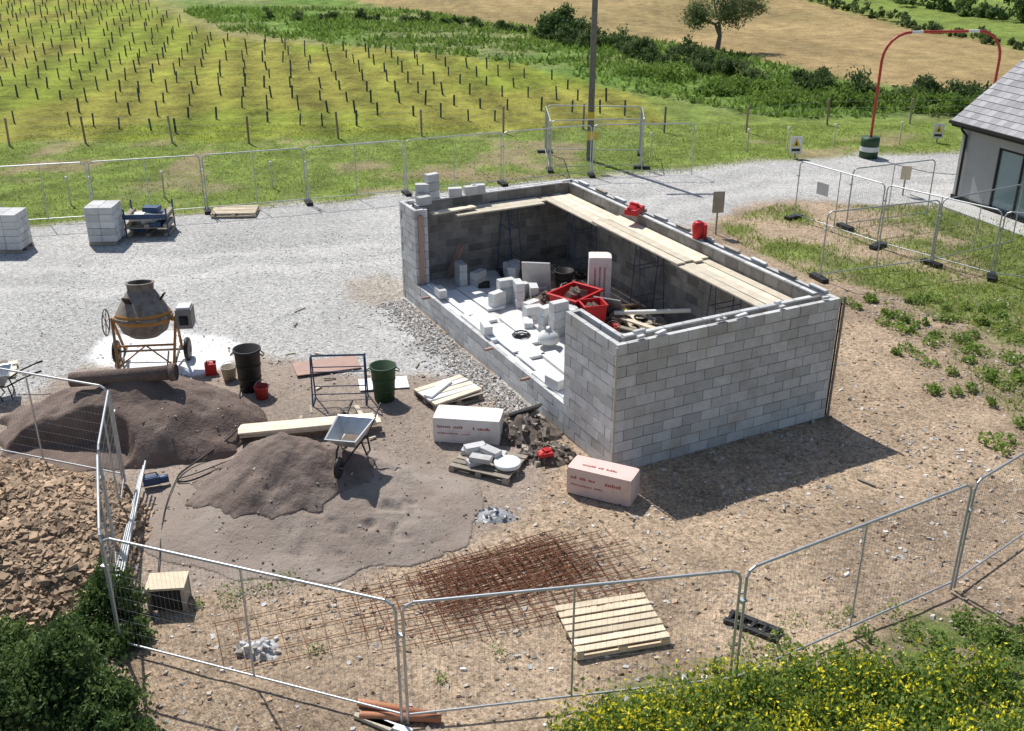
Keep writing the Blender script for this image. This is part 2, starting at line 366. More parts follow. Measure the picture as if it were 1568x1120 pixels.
t.links.new(hh,bn.inputs['Height']); t.links.new(bn.outputs[0],b.inputs['Normal'])
me.materials.append(m)

# ---------------------------------------------------------------- mounds
def moundA(x,y):
    r=np.hypot((x+7.8)/2.8,(y-19.2)/1.9); r=r*(1+.25*(fbm(x,y,1.1,41,3)-.5)*2)
    h=1.30*np.clip(1-r,0,1)**.72
    e=np.hypot((x+8.6)/1.5,(y-17.75)/.85)*(1+.3*(fbm(x,y,.8,40,3)-.5)*2)
    h=h*(1-.85*(1-sstep(.80,1.0,e)))
    return np.where(h>0,h,0)+(h>0)*(fbm(x,y,.6,42,4)-.5)*.28*np.clip(h*3,0,1)
def prints(x,y,s):
    return np.clip(vn(x,y,.22,s)-.62,0,1)
def moundB(x,y):
    r=np.hypot((x+3.5)/3.5,(y-16.2)/2.3); r=r*(1+.20*(fbm(x,y,1.5,43,3)-.5)*2)
    h=.62*(1-sstep(0,1,r))
    r3=np.hypot((x+2.5)/.9,(y-16.9)/.6); h=h+.14*np.clip(1-r3,0,1)
    n=fbm(x,y,.5,44,4)-.5
    w=sstep(-4.6,-2.4,x)
    return h+np.clip(h*5,0,1)*(n*(.07+.07*w)-prints(x,y,46)*.28*w*sstep(.35,.6,vn(x,y,1.1,48)))
def moundC(x,y):
    r=np.hypot((x+4.15)/1.75,(y-16.65)/1.35)*(1+.30*(fbm(x,y,.8,45,4)-.5)*2)
    k=np.clip(1-r,0,1)
    return np.where(k>0,moundB(x,y)+.80*k**1.15+(fbm(x,y,.35,49,4)-.5)*.20*np.clip(k*3,0,1),0)
def heapL(x,y):
    r=np.hypot((x+9.8)/3.6,(y-14.6)/3.0); return 1.15*np.clip(1-r,0,1)**.7+(fbm(x,y,.6,47,3)-.5)*.3*(r<1)
def sandz(x,y):
    X_=np.array([x],float);Y_=np.array([y],float)
    return float((np.maximum(np.maximum(moundA(X_,Y_),moundB(X_,Y_)),moundC(X_,Y_))+gz(X_,Y_))[0])
def mound(name,fn,x0,x1,y0,y1,mat,st=.05):
    ax=np.arange(x0,x1,st); ay=np.arange(y0,y1,st); A,B=np.meshgrid(ax,ay); a_=A.ravel(); b_=B.ravel()
    h=fn(a_,b_); z=gz(a_,b_)+np.where(h>.012,h,-.12)
    n_,m_=len(ax),len(ay); I=np.arange(n_*m_).reshape(m_,n_)
    F=np.stack([I[:-1,:-1].ravel(),I[:-1,1:].ravel(),I[1:,1:].ravel(),I[1:,:-1].ravel()],1)
    return npmesh(name,np.stack([a_,b_,z],1),F,[mat],None,None,True)
mound('sand_pile',moundA,-11.2,-4.4,16.6,21.6,M_sand,.04)
mound('sand_pile',moundB,-7.8,1,13.2,19.3,M_sand2,.035)
mound('sand_pile',moundC,-6.6,-1.8,14.7,18.8,M_sandm,.035)
mound('rubble_heap',heapL,-14,-5.9,11.2,18,M_heap,.07)

n=20000; x=-13.4+7.2*rng.random(n); y=11.6+6.1*rng.random(n); k=np.hypot((x+9.8)/3.6,(y-14.6)/3.0)<1.02
x=x[k];y=y[k]; stones('rubble_stones',x,y,gz(x,y)+heapL(x,y)+.008,.025+.12*rng.random(len(x))**2.2,[M_stoneb,M_stoneb,M_stoneb,M_heap],.42,.3)
def scat(n,x0,x1,y0,y1,cond):
    x=rng.uniform(x0,x1,n); y=rng.uniform(y0,y1,n); k=cond(x,y); return x[k],y[k]
def bl(x,y):
    dx=x-1.915; dy=y-17.35; return dx*.891+dy*.454,-dx*.454+dy*.891
def outb(x,y):
    u,v=bl(x,y); return (u<-.05)|(u>5.35)|(v<-.05)|(v>10.85)
x,y=scat(46000,-7,14,9.5,27,lambda x,y:(polysd(x,y,P_sand)<.2)&(polysd(x,y,P_gravel)<.2)&outb(x,y)&(fbm(x,y,1.7,51,4)>rng.uniform(.2,.7,len(x))))
stones('earth_stones',x,y,gz(x,y)+.003,.014+.065*rng.random(len(x))**5,[M_stone,M_stoneb,M_stone,M_stoneb,M_stoneg])
x,y=scat(26000,-13,6,19,33,lambda x,y:(polysd(x,y,P_gravel)>0)&outb(x,y)&(fbm(x,y,2.2,52,4)>rng.uniform(.1,.8,len(x))))
stones('gravel',x,y,gz(x,y)+.001,.014+.03*rng.random(len(x))**3,[M_stoneg])
x,y=scat(3500,-8,1.5,13.5,22,lambda x,y:(polysd(x,y,P_sand)>-.5)&outb(x,y))
zz=np.maximum(np.maximum(moundB(x,y),moundA(x,y)),moundC(x,y)); k=zz<.9
stones('sand_pebbles',x[k],y[k],(gz(x,y)+zz)[k]+.002,(.010+.035*rng.random(len(x))**4)[k],[M_stone,M_soil])
n=4500; v=rng.uniform(2,10.5,n); u=-.10-np.abs(rng.normal(0,.38,n)); x=1.915+u*.891-v*.454; y=17.35+u*.454+v*.891
stones('crushed_stone_strip',x,y,gz(x,y)+.01+.05*np.exp(u*2.2)*rng.random(n),.02+.035*rng.random(n),[M_stoneg,M_stoneg,M_stone])

# ---------------------------------------------------------------- block building
bld=bpy.data.objects.new('block_building',None); COL.objects.link(bld); bld.location=(1.915,17.35,0); bld.rotation_euler=(0,0,math.radians(27))
def leaf_wall(mb,along,a0,a1,c0,th,z0,nc,mat,mort=None):
    mort=mort or M_mort
    for i in range(nc):
        z=z0+i*.225; off=.225 if i%2 else 0
        p=a0-off
        while p<a1-.02:
            s=max(p,a0)+.0; e=min(p+.437,a1)
            if e-s>.05:
                t_=random.uniform(-1,1)+(.35 if i<nc*.4 else -.15); q=random.uniform(-.003,.003)
                if along=='x': mb.box(s,c0+q,z,e,c0+th+q,z+.212,mat,t_,.0025)
                else: mb.box(c0+q,s,z,c0+th+q,e,z+.212,mat,t_,.0025)
            p+=.45
    zt=z0+nc*.225-.016
    if along=='x': mb.box(a0+.008,c0+.008,z0-.3,a1-.008,c0+th-.008,zt,mort)
    else: mb.box(c0+.008,a0+.008,z0-.3,c0+th-.008,a1-.008,zt,mort)
W,L=5.3,10.8; B0=.0; NC=12
mb=MB()
leaf_wall(mb,'x',0,W,0,.1,B0,NC,M_block)
leaf_wall(mb,'y',.105,L-.105,W-.1,.1,B0,NC,M_block)
leaf_wall(mb,'x',0,W,L-.1,.1,B0,NC,M_block)
leaf_wall(mb,'y',.105,1.9,0,.1,B0,NC,M_block)
leaf_wall(mb,'y',9.75,L-.105,0,.1,B0,NC,M_block)
leaf_wall(mb,'y',1.905,9.745,0,.1,B0,3,M_blockL)
mb.obj('outer_walls',parent=bld)
mb=MB()
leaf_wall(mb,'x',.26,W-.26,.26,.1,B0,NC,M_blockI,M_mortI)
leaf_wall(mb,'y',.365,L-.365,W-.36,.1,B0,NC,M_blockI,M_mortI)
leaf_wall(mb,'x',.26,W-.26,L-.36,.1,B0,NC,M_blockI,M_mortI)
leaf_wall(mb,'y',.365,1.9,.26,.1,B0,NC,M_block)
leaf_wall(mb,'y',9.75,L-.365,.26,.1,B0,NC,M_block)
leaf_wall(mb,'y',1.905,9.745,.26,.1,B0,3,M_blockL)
for z in range(3,NC):
    mb.box(.104,1.79,z*.225,.256,1.895,z*.225+.215,M_block,None,.002); mb.box(.104,9.755,z*.225,.256,9.86,z*.225+.215,M_block,None,.002)
mb.obj('inner_walls',parent=bld)
mb=MB(); p=.4
while p<L-.8:
    mb.obox((W-.31,p+.22,2.705),(.10,.435,.03),M_blockL,(0,0,random.uniform(-.01,.01))); p+=.45
p=.3
while p<W-.7:
    mb.obox((p+.22,.31,2.705),(.435,.10,.03),M_blockL); mb.obox((p+.22,L-.31,2.705),(.435,.10,.03),M_blockL); p+=.45
mb.obj('wall_head_mortar',parent=bld)
mb=MB()
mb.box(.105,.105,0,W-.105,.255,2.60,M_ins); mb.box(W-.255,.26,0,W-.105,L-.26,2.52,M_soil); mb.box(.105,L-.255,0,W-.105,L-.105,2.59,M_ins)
for s,e,zz in ((1.92,3.5,.70),(3.52,5.4,.62),(5.42,7.2,.72),(7.22,9.7,.66)): mb.box(.106,s,0,.254,e,zz,M_ins)
mb.obj('cavity_insulation',parent=bld)
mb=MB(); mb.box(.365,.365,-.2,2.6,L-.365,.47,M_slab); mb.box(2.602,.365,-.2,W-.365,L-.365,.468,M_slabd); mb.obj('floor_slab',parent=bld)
mb=MB()
for s,e,x0,x1,z in ((2.2,4.3,.38,.80,.475),(4.5,6.6,.40,1.0,.475),(6.9,9.3,.38,.95,.475),(5.2,7.0,1.03,1.5,.475),(3.0,4.6,.9,1.3,.475),(7.6,9.4,1.0,1.5,.475),(5.9,6.8,1.6,2.1,.475)):
    mb.obox(((x0+x1)/2,(s+e)/2,z+.04),(x1-x0,e-s,.07),M_ins,(0,0,random.uniform(-.04,.04)))
for s,e in ((2.0,4.4),(4.6,7.0),(7.1,9.6)): mb.obox((.31,(s+e)/2,.70),(.16,e-s,.03),M_ins,(0,0,random.uniform(-.008,.008)))
for y_,n_ in ((2.6,1),(5.9,1),(8.6,1)):
    for i in range(n_): mb.obox((.18,y_+i*.05,.72+.11+i*.22),(.2,.44,.215),M_blockL,(0,0,random.uniform(-.3,.3)))
mb.obj('loose_insulation_boards',parent=bld,bevel=.008)
mb=MB()
for y_ in (3.4,5.2,8.9): mb.obox((-.06,y_,.62),(.35,.06,.05),M_woodr,(0,.1,.3)); 
mb.obox((.05,1.93,1.62),(.06,.035,1.95),M_woodg); mb.obox((.15,9.70,1.6),(.12,.04,1.9),M_woodr)
mb.obox((1.3,10.25,.95),(.05,.2,1.1),M_woodr,(.3,.25,.2))
mb.cyl((-.03,-.035,.1),(-.03,-.035,2.66),.018,M_wood,n=6); mb.cyl((W+.07,-.02,0),(W+.06,-.06,2.74),.03,M_woodg,n=6); mb.cyl((W+.12,.1,0),(W+.02,-.02,2.6),.02,M_dark,n=6)
mb.obj('timber_profiles',parent=bld)
mb=MB()
for (x_,y_,k_) in ((.55,L-.3,2),(.85,L-.25,3),(.42,L-.7,1),(1.5,L-.28,1),(1.95,L-.3,1),(2.2,L-.25,1)):
    for i in range(k_): mb.obox((x_,y_,2.72+.11+i*.225),(.36,.2,.215),M_blockL,(0,0,random.uniform(-.5,.5)))
for i in range(9): mb.obox((random.uniform(.3,W-.3),random.choice((.06,.3)),2.745),(.2*random.random()+.1,.08,.05),M_blockL,(0,0,random.uniform(-.3,.3)))
for i in range(11): mb.obox((W-.05,.6+i*.95,2.725),(.10,.5,.05),M_woodg if i%2 else M_blockL,(0,0,random.uniform(-.03,.03)))
mb.obj('wall_head_blocks',parent=bld,bevel=.008)
mb=MB()
for (y0,y1,zz) in ((.85,4.1,2.40),(3.8,7.6,2.46),(7.3,10.38,2.40)):
    for k_ in range(4):
        dy=random.uniform(-.12,.12); mb.obox((4.10+k_*.232,(y0+y1)/2+dy,zz+random.uniform(-.008,.008)),(.222,y1-y0,.038),M_wood,(0,0,random.uniform(-.008,.008)))
for (x0,x1,zz) in ((1.3,3.9,2.40),):
    for k_ in range(3):
        mb.obox(((x0+x1)/2+random.uniform(-.1,.1),10.30-k_*.232,zz),(x1-x0,.222,.038),M_wood)
mb.obox((1.2,10.0,2.5),(1.3,.22,.038),M_wood,(0,0,.1))
mb.obj('scaffold_boards',parent=bld,bevel=.004)
def trestle(mb,x,y,z0,z1,w,horiz='x',r=.018):
    def P(u,v,z): return (x+u,y+v,z) if horiz=='x' else (x+v,y+u,z)
    for v in (-.25,.25):
        for u in (-w/2,w/2):
            mb.cyl(P(u,v,z0),P(u,v*.3,z1),r,M_blue,n=6)
        mb.cyl(P(-w/2,v*.8,z0+.25*(z1-z0)),P(w/2,v*.8,z0+.25*(z1-z0)),r*.75,M_blue,n=6)
        mb.cyl(P(-w/2,v*.5,z0+.7*(z1-z0)),P(w/2,v*.5,z0+.7*(z1-z0)),r*.75,M_blue,n=6)
    for u in (-w/2,w/2): mb.cyl(P(u,-.25,z0+.03),P(u,.25,z0+.03),r,M_blue,n=6)
    mb.cyl(P(-w/2,0,z1),P(w/2,0,z1),.025,M_blue,n=6)
for i,(y_) in enumerate((2.6,5.6,8.8)):
    mb=MB(); trestle(mb,4.48,y_,.47,2.36,.7,r=.014); mb.obj('scaffold_trestle',parent=bld)
mb=MB(); trestle(mb,2.9,10.05,.47,2.36,.6,'y',r=.014); mb.obj('scaffold_trestle',parent=bld)

BM=Matrix.Translation((1.915,17.35,0))@Matrix.Rotation(math.radians(27),4,'Z')
def LW(u,v,z=0): p=BM@Vector((u,v,z)); return (p.x,p.y,p.z)
R27=math.radians(27)
def block_pile(name,u,v,spec,rz=0,z=.472,mat=None):
    mb=MB()
    for (x_,y_,k_,r) in spec:
        for i in range(k_): mb.obox((x_,y_,.108+i*.217),(.44,.215,.213),mat or M_blockL,(0,0,r+random.uniform(-.08,.08)),None,.003)
    return mb.obj(name,LW(u,v,z),R27+rz,bevel=.008)
block_pile('concrete_block_stack',1.25,9.7,[(0,0,3,1.5),(.4,-.25,2,.4)])
block_pile('concrete_block_stack',1.75,8.0,[(0,0,3,0),(.45,.05,2,.2),(.2,-.3,3,1.4),(-.35,-.2,2,.3),(.7,-.2,2,1.2),(.1,.35,1,.4)])
block_pile('concrete_block_stack',2.7,9.4,[(0,0,2,.8),(.1,.35,2,.2)],mat=M_block)
block_pile('concrete_block_stack',1.75,6.5,[(0,0,2,0),(.1,.3,2,.4),(-.3,-.3,1,1.2)])
block_pile('concrete_block_stack',1.9,5.5,[(0,0,4,.1),(.4,.1,3,1.4),(-.1,.35,3,.2),(.25,-.25,3,1.3)])
def pack(name,loc,rz,size,mat,up=False):
    mb=MB(); x_,y_,z_=size
    def P(u,v,w_):
        q=1-.045*((abs(u)**8+abs(v)**8+abs(w_)**8)/3)
        return (u*x_/2*q,v*y_/2*q,z_/2+w_*z_/2*q)
    def face(fn,a_,b_):
        vs=[fn(-1+2*i/a_,-1+2*j/b_) for j in range(b_+1) for i in range(a_+1)]
        fs=[(j*(a_+1)+i,j*(a_+1)+i+1,(j+1)*(a_+1)+i+1,(j+1)*(a_+1)+i) for j in range(b_) for i in range(a_)]
        mb.add(vs,fs,mat,True,0)
    face(lambda a,b_:P(a,b_,1),12,6); face(lambda a,b_:P(-a,b_,-1),12,6)
    face(lambda a,b_:P(a,-1,b_),12,6); face(lambda a,b_:P(-a,1,b_),12,6)
    face(lambda a,b_:P(1,a,b_),6,6); face(lambda a,b_:P(-1,-a,b_),6,6)
    def txt(x0,x1,zc,hgt,front=True):
        p=x0
        while p<x1:
            w_=random.uniform(.018,.04); hh_=hgt*random.choice((.6,.6,1,.8))
            if front: mb.box(p,-y_/2-.006,zc,p+w_,-y_/2-.001,zc+hh_,M_print)
            else: mb.box(p,zc,z_+.001,p+w_,zc+hh_,z_+.005,M_print)
            p+=w_+.014+(.05 if random.random()<.12 else 0)
    if up:
        for r_ in range(3):
            p=z_*.2
            while p<z_*.8: w_=random.uniform(.02,.04); mb.box(-.15+r_*.12,-y_/2-.006,p,-.15+r_*.12+.045,-y_/2-.001,p+w_,M_print); p+=w_+.02
    else:
        txt(-x_*.42,-x_*.05,z_*.62,.05); txt(-x_*.42,x_*.05,z_*.38,.025); txt(x_*.1,x_*.34,z_*.6,.06)
        if mat==M_pink: txt(-x_*.3,x_*.2,-.08,.05,False)
    return mb.obj(name,loc,rz)
pack('insulation_pack',LW(3.75,6.7,.47),R27-.5,(.58,.5,1.4),M_wrapw,True)
pack('insulation_pack',(-.88,18.85,0),math.radians(-8),(1.4,.62,.56),M_wrapw)
pack('insulation_pack',(1.68,16.65,0),math.radians(-25),(1.28,.52,.56),M_pink)
def bin_(name,loc,r,h,mat,taper=.85,handles=True,fill=None):
    mb=MB(); mb.lathe([(0,.0),(r*taper,0),(r*.97,h*.93),(r*1.06,h*.94),(r*1.06,h),(r*.95,h),(r*taper*.95,.03),(0,.03)],mat)
    for z in (.3,.6): mb.lathe([(r*(taper+(1-taper)*z)+.0,h*z),(r*(taper+(1-taper)*z)+.012,h*z+.01),(r*(taper+(1-taper)*z)+.0,h*z+.03)],mat)
    if fill: mb.lathe([(0,h*.75),(r*.92,h*.72)],fill)
    if handles:
        for s in (-1,1): mb.path([(s*r,-.08,h*.9),(s*(r+.07),-.06,h*.85),(s*(r+.07),.06,h*.85),(s*r,.08,h*.9)],.012,mat)
    return mb.obj(name,loc)
def bucket(name,loc,r,h,mat):
    mb=MB(); mb.lathe([(0,0),(r*.78,0),(r,h*.95),(r*1.06,h*.95),(r*1.06,h),(r*.93,h),(r*.72,.02),(0,.02)],mat,n=16)
    mb.path([(-r,0,h*.9),(-r*.7,.1,h*1.15),(0,.16,h*1.22),(r*.7,.1,h*1.15),(r,0,h*.9)],.006,M_galv,4)
    return mb.obj(name,loc)
def tub(name,loc,rz,sx,sy,h,mat):
    mb=MB()
    def ring(a,b_,z): return [(-a,-b_,z),(a,-b_,z),(a,b_,z),(-a,b_,z)]
    vs=ring(sx*.42,sy*.42,0)+ring(sx*.5,sy*.5,h)+ring(sx*.55,sy*.55,h)+ring(sx*.55,sy*.55,h-.04)+ring(sx*.47,sy*.47,h)+ring(sx*.40,sy*.40,.04)
    fs=[(3,2,1,0)]
    for i in range(4):
        j=(i+1)%4
        fs+=[(i,j,4+j,4+i),(12+i,12+j,8+j,8+i),(8+i,8+j,16+j,16+i),(16+i,16+j,20+j,20+i)]
    fs.append((20,21,22,23)); mb.add(vs,fs,mat)
    for k_ in range(5): mb.obox((random.uniform(-.2,.2)*sx,random.uniform(-.2,.2)*sy,h*.75),(.25,.18,.2),M_soil,(random.random(),random.random(),random.random()))
    return mb.obj(name,loc,rz,bevel=.012)
tub('red_mortar_tub',LW(2.75,6.2,.72),R27+.4,1.05,.85,.5,M_red)
mb=MB()
for sx_ in (-.35,.35): mb.box(sx_-.1,-.3,0,sx_+.1,.3,.245,M_blockL)
mb.obj('mortar_tub_stand',LW(2.75,6.2,.47),R27+.4)
tub('red_mortar_tub',LW(2.75,5.35,.47),R27-.2,.55,.5,.75,M_red)
bin_('black_bin',LW(3.7,8.4,.47),.26,.45,M_black,.8)
for (u_,v_,m_) in ((3.4,5.3,M_woodg),(3.9,5.0,M_black),(3.7,5.6,M_yel),(3.3,7.6,M_black),(3.1,8.6,M_mixg),(4.1,4.5,M_mixg),(3.0,4.8,M_redp)): bucket('bucket',LW(u_,v_,.47),.16,.3,m_)
def tilt_slab(name,loc,rz,sz,mat,lean):
    mb=MB(); mb.obox((0,0,sz[2]/2*math.cos(lean)),sz,mat,(lean,0,0)); 
    mb.obox((.1,-.12,.1),(sz[0]*.5,.08,.2),mat,(lean,0,.3)); return mb.obj(name,loc,rz,bevel=.01)
tilt_slab('mortar_board',LW(2.8,8.3,.47),R27-.6,(.75,.05,.95),M_block,.35)
tilt_slab('mortar_board',LW(3.4,5.7,.47),R27-.9,(.8,.04,.85),M_bag,.6)
tilt_slab('mortar_board',LW(3.9,5.9,.47),R27-.3,(.9,.04,.6),M_woodr,.9)
mb=MB()
for i in range(14): mb.obox((random.uniform(-.5,.5),random.uniform(-1.0,1.0),.03+i*.02),(.14,random.uniform(1,2.4),.04),M_wood if i%3 else M_woodg,(0,0,random.uniform(-.6,.6)))
mb.obj('loose_planks',LW(3.9,3.9,.47),R27+.3,bevel=.004)
mb=MB(); mb.cyl((-.9,0,.1),(.9,.3,.35),.055,M_white,n=12); mb.obj('white_pipe',LW(3.9,4.6,.75),R27-.9)
mb=MB()
for i in range(44): mb.obox((random.uniform(-1.5,1.4),random.uniform(-3.6,3.9),.03+random.random()*.05),(random.uniform(.08,.35),random.uniform(.05,.25),random.uniform(.04,.14)),random.choice((M_blockL,M_soil,M_woodg,M_dark,M_blockL,M_woodr)),(random.uniform(-.2,.2),random.uniform(-.2,.2),random.uniform(0,3)))
mb.obj('floor_debris',LW(3.1,6.0,.47),R27,bevel=.006)
mb=MB(); mb.box(-.6,-.03,0,.6,.03,.07,M_yel); mb.box(-.25,-.031,.01,-.1,.031,.06,M_black); mb.obj('spirit_level',LW(4.2,3.0,.9),R27+.2)
def soilpile(name,loc,rx,ry,h,mat,seed,n_=130):
    ax=np.linspace(-1.2,1.2,26); A,B=np.meshgrid(ax,ax); r=np.hypot(A,B)*(1+.3*(fbm(A+seed*7,B,.7,seed,3)-.5)*2)
    hh=h*np.clip(1-r,0,1)**.8+(fbm(A+seed,B,.3,seed+1,3)-.5)*h*.35*(r<1)-.03
    I=np.arange(26*26).reshape(26,26); F=np.stack([I[:-1,:-1].ravel(),I[:-1,1:].ravel(),I[1:,1:].ravel(),I[1:,:-1].ravel()],1)
    V=np.stack([A.ravel()*rx,B.ravel()*ry,np.where(r.ravel()<1,hh.ravel(),-.04)],1)
    a_=rng.uniform(0,6.28,n_); q=rng.random(n_)**.6*.95; P=np.stack([np.cos(a_)*q*rx,np.sin(a_)*q*ry,h*(1-q)**.8*.9],1)
    s=(.03+.12*rng.random(n_)**2)*min(1,rx*1.6); V2,F2,T2=inst(CUBE_V,CUBE_F,P,np.stack([s,s*.8,s*.6],1),rotm(*[rng.uniform(0,6.28,n_)]*3),rng.uniform(-1,1,n_),.22)
    return npmesh(name,np.concatenate([V,V2]),np.concatenate([F,F2+len(V)]),[mat,M_stone],np.concatenate([np.zeros(len(F)),np.repeat(rng.random(n_)>.65,6)]),np.concatenate([np.zeros(len(V)),T2]),False,loc)
soilpile('mortar_heap',LW(2.6,7.4,.47),.6,.5,.35,M_soil,3)
soilpile('mortar_heap',LW(3.6,9.2,.47),.9,.9,.4,M_soil,4)
soilpile('debris_pile',LW(3.3,3.4,.47),.8,1.0,.2,M_soil,5)
soilpile('soil_pile',(.15,19.05,0),.75,.75,.42,M_soil,6)
soilpile('soil_pile',(.65,18.1,0),.6,.5,.22,M_soil,7)
tilt_slab('broken_paving_slab',(.2,19.4,.1),.6,(.8,.06,.5),M_blockI,.8)
soilpile('broken_concrete',(-.3,15.85,0),.42,.28,.18,M_bag,8,26)
soilpile('broken_concrete',(-3.75,12.25,0),.42,.3,.18,M_block,9,26)
mb=MB()
for k_ in range(4):
    pts=[(math.cos(a/8*6.28)*(.22-k_*.02),math.sin(a/8*6.28)*(.22-k_*.02),.02+.015*k_) for a in range(9)]
    mb.path(pts,.012,M_black,5)
mb.obj('cable_coil',LW(1.0,5.7,.56))
mb=MB()
mb.lathe([(0,0),(.2,.01),(.27,.08),(.24,.2),(.13,.3),(.05,.33),(.07,.40),(0,.38)],M_white,n=11); o_=mb.obj('plastic_rubble_bag',LW(1.35,5.0,.55))
for v_ in o_.data.vertices: v_.co+=Vector((random.uniform(-.03,.03),random.uniform(-.03,.03),random.uniform(-.01,.01)))
def redsack(name,loc,rz,s):
    mb=MB(); mb.obox((0,0,.09*s),(.6*s,.34*s,.16*s),M_red,(0,0,0)); mb.obox((.1*s,.05,.2*s),(.36*s,.26*s,.10*s),M_red,(.2,.2,.4)); mb.obox((-.18*s,0,.19*s),(.2*s,.24*s,.07*s),M_red,(.3,-.3,.1))
    return mb.obj(name,loc,rz,bevel=.035)
redsack('red_sack',LW(4.85,6.9,2.72),R27+.6,1.0)
mb=MB(); mb.lathe([(0,0),(.12,0),(.15,.3),(.11,.40),(.05,.42)],M_red); mb.obox((.15,0,.18),(.09,.22,.34),M_red); mb.obj('red_fuel_can',LW(5.05,4.5,2.72),0,bevel=.01)
redsack('red_sack',(.65,17.8,.15),.3,.5)

# ---------------------------------------------------------------- site objects
mb=MB(); tiltM=Matrix.Translation((0,0,1.15))@Matrix.Rotation(math.radians(-8),4,'X')
mb.M=tiltM
mb.lathe([(0,-.38),(.30,-.36),(.50,-.22),(.58,-.02),(.59,.0)],M_mixg,n=28)
mb.lathe([(.60,.0),(.615,.02),(.615,.22),(.60,.24)],M_orange,n=28)
mb.lathe([(.635,.08),(.66,.09),(.66,.15),(.635,.16)],M_mixg,n=28)
mb.lathe([(.595,.24),(.52,.38),(.33,.70),(.29,.74),(.30,.88),(.33,.90),(.33,.92),(.27,.92),(.27,.74),(.50,.30)],M_mixg,n=28)
mb.lathe([(0,.3),(.5,.3)],M_dark,n=28)
for k_ in range(3):
    a_=k_*2.1; mb.obox((math.cos(a_)*.42,math.sin(a_)*.42,.5),(.04,.2,.35),M_dark,(0,.6,a_))
mb.M=Matrix.Identity(4)
for s in (-1,1):
    mb.cyl((s*.70,0,1.2),(s*.62,0,1.2),.07,M_orange,n=10)
    mb.cyl((s*.72,0,1.25),(s*.62,-.45,.12),.035,M_orange,n=8); mb.cyl((s*.72,0,1.25),(s*.66,.45,.25),.035,M_orange,n=8)
    mb.cyl((s*.62,-.45,.12),(s*.62,.45,.30),.03,M_mixg,n=8)
    mb.lathe([(.08,-.05),(.20,-.06),(.27,-.045),(.285,0),(.27,.045),(.20,.06),(.08,.05)],M_black,(s*.82,.30,.285),n=20,axis=(1,0,0))
    mb.lathe([(0,-.03),(.14,-.03),(.19,-.05)],M_orange,(s*.82,.30,.285),n=16,axis=(-s,0,0))
    mb.cyl((s*.45,-.5,0),(s*.55,-.42,.55),.022,M_orange,n=6); mb.obox((s*.45,-.5,.012),(.14,.14,.02),M_mixg)
mb.cyl((-.82,.30,.285),(.82,.30,.285),.03,M_mixg,n=8); mb.cyl((-.62,-.45,.14),(.62,-.45,.14),.03,M_orange,n=8)
mb.cyl((-.68,-.2,.62),(.68,-.2,.62),.028,M_orange,n=8); mb.cyl((-.66,-.44,.16),(.0,-.2,.62),.02,M_orange,n=6); mb.cyl((.66,-.44,.16),(.0,-.2,.62),.02,M_orange,n=6)
mb.obox((.93,.02,1.22),(.36,.42,.46),M_blockI); mb.obox((.93,.02,1.47),(.30,.36,.06),M_blockL); mb.obox((.93,-.20,1.2),(.2,.03,.22),M_black); mb.cyl((.93,-.19,1.2),(.93,-.26,1.2),.09,M_black,n=12)
mb.lathe([(.30,-.015),(.33,0),(.30,.015)],M_mixg,(-.86,0,1.15),n=22,axis=(1,0,0))
for k_ in range(3):
    a_=k_*math.pi/3; mb.cyl((-.86,math.cos(a_)*.31,1.15+math.sin(a_)*.31),(-.86,-math.cos(a_)*.31,1.15-math.sin(a_)*.31),.012,M_mixg,n=6)
mb.obj('cement_mixer',(-8.5,22.4,-.03),math.radians(6),bevel=.006)
bin_('black_water_bin',(-5.85,21.1,0),.29,1.0,M_black,.82)
bin_('green_bin',(-2.8,20.6,0),.28,.82,M_green,.78)
bucket('red_bucket',(-5.5,20.65,0),.16,.3,M_redp); bucket('plastic_bucket',(-6.45,21.6,0),.17,.33,M_woodg)
mb=MB(); mb.box(-.13,-.1,0,.13,.1,.28,M_red); mb.path([(-.08,0,.28),(-.08,0,.34),(.08,0,.34),(.08,0,.28)],.015,M_red); mb.cyl((.09,0,.28),(.12,0,.33),.025,M_black); mb.obj('red_fuel_can',(-6.95,21.9,0),.3,bevel=.03)
mb=MB(); trestle(mb,0,0,0,1.1,1.15); mb.obj('steel_trestle',(-3.75,20.5,0),.06)
mb=MB(); mb.obox((0,0,.04),(1.5,.75,.02),M_woodr,(0,.02,0)); mb.obox((.1,.05,.015),(.9,.1,.03),M_woodg); mb.obj('plywood_sheet',(-4.35,22.3,0),.35)
mb=MB(); mb.obox((0,0,.03),(1.1,.6,.018),M_ins,(0,.02,0)); mb.obox((.1,.05,.012),(.9,.1,.02),M_woodg); mb.obj('insulation_sheet',(-2.9,21.3,.02),.2)
mb=MB()
for k_ in range(5): mb.obox((random.uniform(-.1,.1),(k_%2)*.235-.1,.12+.04*(k_//2)),(2.75,.225,.036),M_wood,(0,0,random.uniform(-.02,.02)))
for s in (-.8,.9): mb.box(s-.05,-.3,0,s+.05,.3,.1,M_woodg)
mb.obj('scaffold_board_stack',(-4.15,18.95,.08),math.radians(12),bevel=.004)
mb=MB(); mb.obox((0,0,.0),(1.0,.1,.03),M_wood,(0,.1,0)); mb.obox((.1,.2,-.02),(.7,.08,.03),M_woodg,(0,0,.4)); mb.obj('timber_offcuts',(-3.2,19.7,.1),1.9)
